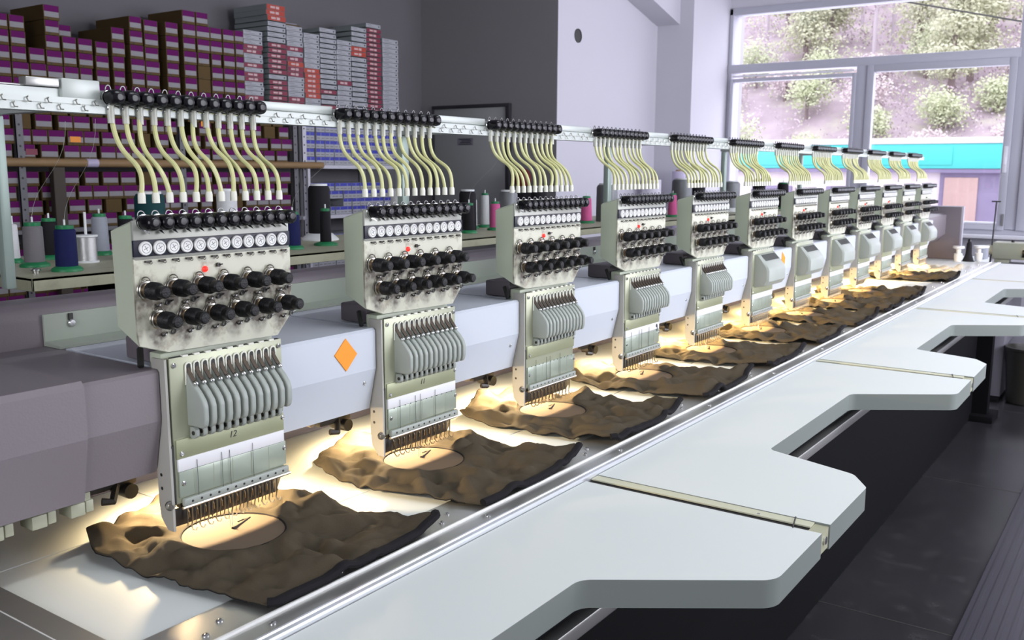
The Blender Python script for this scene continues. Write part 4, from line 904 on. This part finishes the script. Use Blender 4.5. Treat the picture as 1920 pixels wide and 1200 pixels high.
for x, q in ((29.5, .182), (31, .166), (32, .325), (33.5, .30), (33, .215), (36, .150), (34, .315), (37, .345), (52, .130), (56, .165), (60, .195), (55, .225), (40, .120), (64, .15), (68, .30), (48, .20)): spots.append((x, cam_y(q, x), 'pine'))
n_ = 0
for _ in range(4000):
    if n_ >= 95: break
    x = ro.uniform(31, 72); y = cam_y(ro.uniform(.10, .43), x)
    if free(x, y, 1.6): spots.append((x, y, 'bare')); n_ += 1
n_ = 0
for _ in range(4000):
    if n_ >= 22: break
    x = ro.uniform(24.5, 32); y = cam_y(ro.uniform(.10, .43), x)
    if free(x, y, 1.5): spots.append((x, y, 'scrub')); n_ += 1
spots.sort()
for (x, y, kd) in spots:
    z = hz(x, y)-.1
    if kd == 'pine':
        pn += 1; hgt = ro.uniform(3.4, 5.2)*(1 if x < 45 else 1.7); t = thing('pine_tree', 'yellow green pine on the hill outside, %s nearest pine' % orn(pn), 'tree', (x, y, z), 'pines on the hill')
        mb = MB(); mb.cyl((0, 0, 0), (ro.uniform(-.1, .1), 0, hgt), .11, .03, n=8); mb.build('trunk', 'trunk', t)
        mb = MB()
        for q in range(9):
            f = q/8; r_ = (1.15-.9*f)*ro.uniform(.6, 1.1); leaf_cloud(mb, (ro.uniform(-.3, .3), ro.uniform(-.3, .3), hgt*(.25+.75*f)), r_, .34, 650, .040, ro)
        mb.build('crown', 'pine', t, smooth=False)
    elif kd == 'bare':
        bn += 1; hgt = ro.uniform(4.5, 8.5); t = thing('bare_tree', 'pale leafless tree on the hill outside, %s nearest of these' % orn(bn), 'tree', (x, y, z), 'bare trees on the hill')
        mb = MB(); mb.tube([(0, 0, 0), (.1, .05, hgt*.5), (0, .1, hgt)], .075, 7, taper=[1, .7, .3])
        for q in range(16):
            h0 = hgt*ro.uniform(.25, .95); a = ro.uniform(0, 2*PI); L_ = ro.uniform(.6, 1.6); e = Vector((math.cos(a)*L_, math.sin(a)*L_, h0+L_*ro.uniform(.3, .8))); mb.tube([(.05, .05, h0), e*.5+Vector((.05, .05, h0))*.5-Vector((0, 0, .08)), e], .028, 5, taper=[1, .7, .35])
        mb.build('trunk', 'bark_pale', t)
        mb = MB(); leaf_cloud(mb, (0, 0, hgt*.66), 1.1, 2.2, 260, .03, ro); mb.build('twigs', 'scrub', t, smooth=False)
    else:
        sn += 1; t = thing('shrub', 'bushy pale shrub behind the turquoise roof, %s nearest shrub' % orn(sn), 'shrub', (x, y, z), 'shrubs behind the roof')
        mb = MB(); h_ = ro.uniform(.7, 1.5)
        for q in range(4): leaf_cloud(mb, (ro.uniform(-.25, .25), ro.uniform(-.25, .25), h_*.5+ro.uniform(0, h_*.5)), .6, .5, 420, .032, ro)
        mb.build('foliage', 'scrub_green' if sn % 2 else 'scrub', t, smooth=False); MB().cyl((0, 0, 0), (0, 0, h_*.6), .05, n=6).build('stem', 'trunk', t)
ru = random.Random(5); mb = MB()
for q in range(1500):
    x = ru.uniform(25, 80); y = cam_y(ru.uniform(.09, .44), x); z = hz(x, y); k = x/40; hgt = ru.uniform(.4, 1.5)*k
    leaf_cloud(mb, (x, y, z+hgt*.5), .55*k, hgt*.6, 26, .045*k, ru, 0 if ru.random() < .72 else 1)
o = mb.build('undergrowth', ['brush', 'scrub_green'], smooth=False); tag(o, 'pale lilac and yellowish brushwood covering the hillside outside', 'brushwood', kind='stuff')
mb = MB(); mb.tube([(14, 4.6, 4.55), (14, 2.09, 3.74), (14, .5, 3.32), (14, -3, 2.9)], .012, 5); tag(mb.build('power_cable', 'ink'), 'thin dark cable sagging across the hillside outside', 'cable')

# ------------------------------------------------------------------ light
w = bpy.data.worlds.new('sky'); bpy.context.scene.world = w; w.use_nodes = True
bg = w.node_tree.nodes['Background']; bg.inputs[0].default_value = (.92, .90, 1.0, 1); bg.inputs[1].default_value = 3.4
def area(name, loc, rot, sx_, sy_, e, col, spread=PI):
    l = bpy.data.lights.new(name, 'AREA'); l.shape = 'RECTANGLE'; l.size = sx_; l.size_y = sy_; l.energy = e; l.color = col; l.spread = spread
    o = bpy.data.objects.new(name, l); C.objects.link(o); o.location = loc; o.rotation_euler = rot; return l
area('daylight_unseen_window', (2.35, -3.55, 1.78), (math.radians(90), 0, 0), 2.2, 1.9, 52, (.88, .92, 1.0), 2.6)  # area lights added as daylight of the invented side openings
area('daylight_unseen_window', (5.0, -3.55, 1.78), (math.radians(90), 0, 0), 2.3, 1.9, 66, (.84, .86, 1.0), 2.6)
area('daylight_end_window', (7.62, .1, 1.75), (math.radians(90), 0, math.radians(90)), 4.4, 1.8, 46, (.84, .86, 1.0), 2.8)
area('added_left_light', (-2.95, -1.6, 1.8), (math.radians(90), 0, math.radians(-90)), 2.4, 1.7, 17, (.92, .96, 1.0), 2.0)  # added fill for the left faces, set in the made-up opening
for x in (.4, 2.2):                            # made-up ceiling tube lamps out of view, added for top light over the aisle
    t = thing('added_ceiling_lamp', 'added white tube lamp over the aisle, out of view, %s one' % ('nearer' if x < 1 else 'farther'), 'lamp', (x, -1.9, 3.0), 'added ceiling tube lamps')
    MB().box(-.65, .65, -.06, .06, .02, .06, .01).build('lamp_body', 'sill_white', t); MB().box(-.004, .004, -.004, .004, .06, .40).build('hanger', 'chrome', t)
    l = area('added_tube_light', (0, 0, 0.0), (math.radians(16), 0, 0), 1.2, .10, 12, (.93, .98, 1.0), 2.0)
    lo = [o for o in C.objects if o.data == l][0]; lo.parent = t; lo.location = (0, 0, .012)
sc = bpy.context.scene
sc.view_settings.view_transform = 'Standard'; sc.view_settings.look = 'None'; sc.view_settings.gamma = 1; sc.view_settings.use_curve_mapping = False
sc.view_settings.exposure = 0.0
sc.cycles.use_denoising = True
sc.cycles.max_bounces = 8; sc.cycles.diffuse_bounces = 4; sc.cycles.transparent_max_bounces = 12
sc.cycles.sample_clamp_indirect = 6
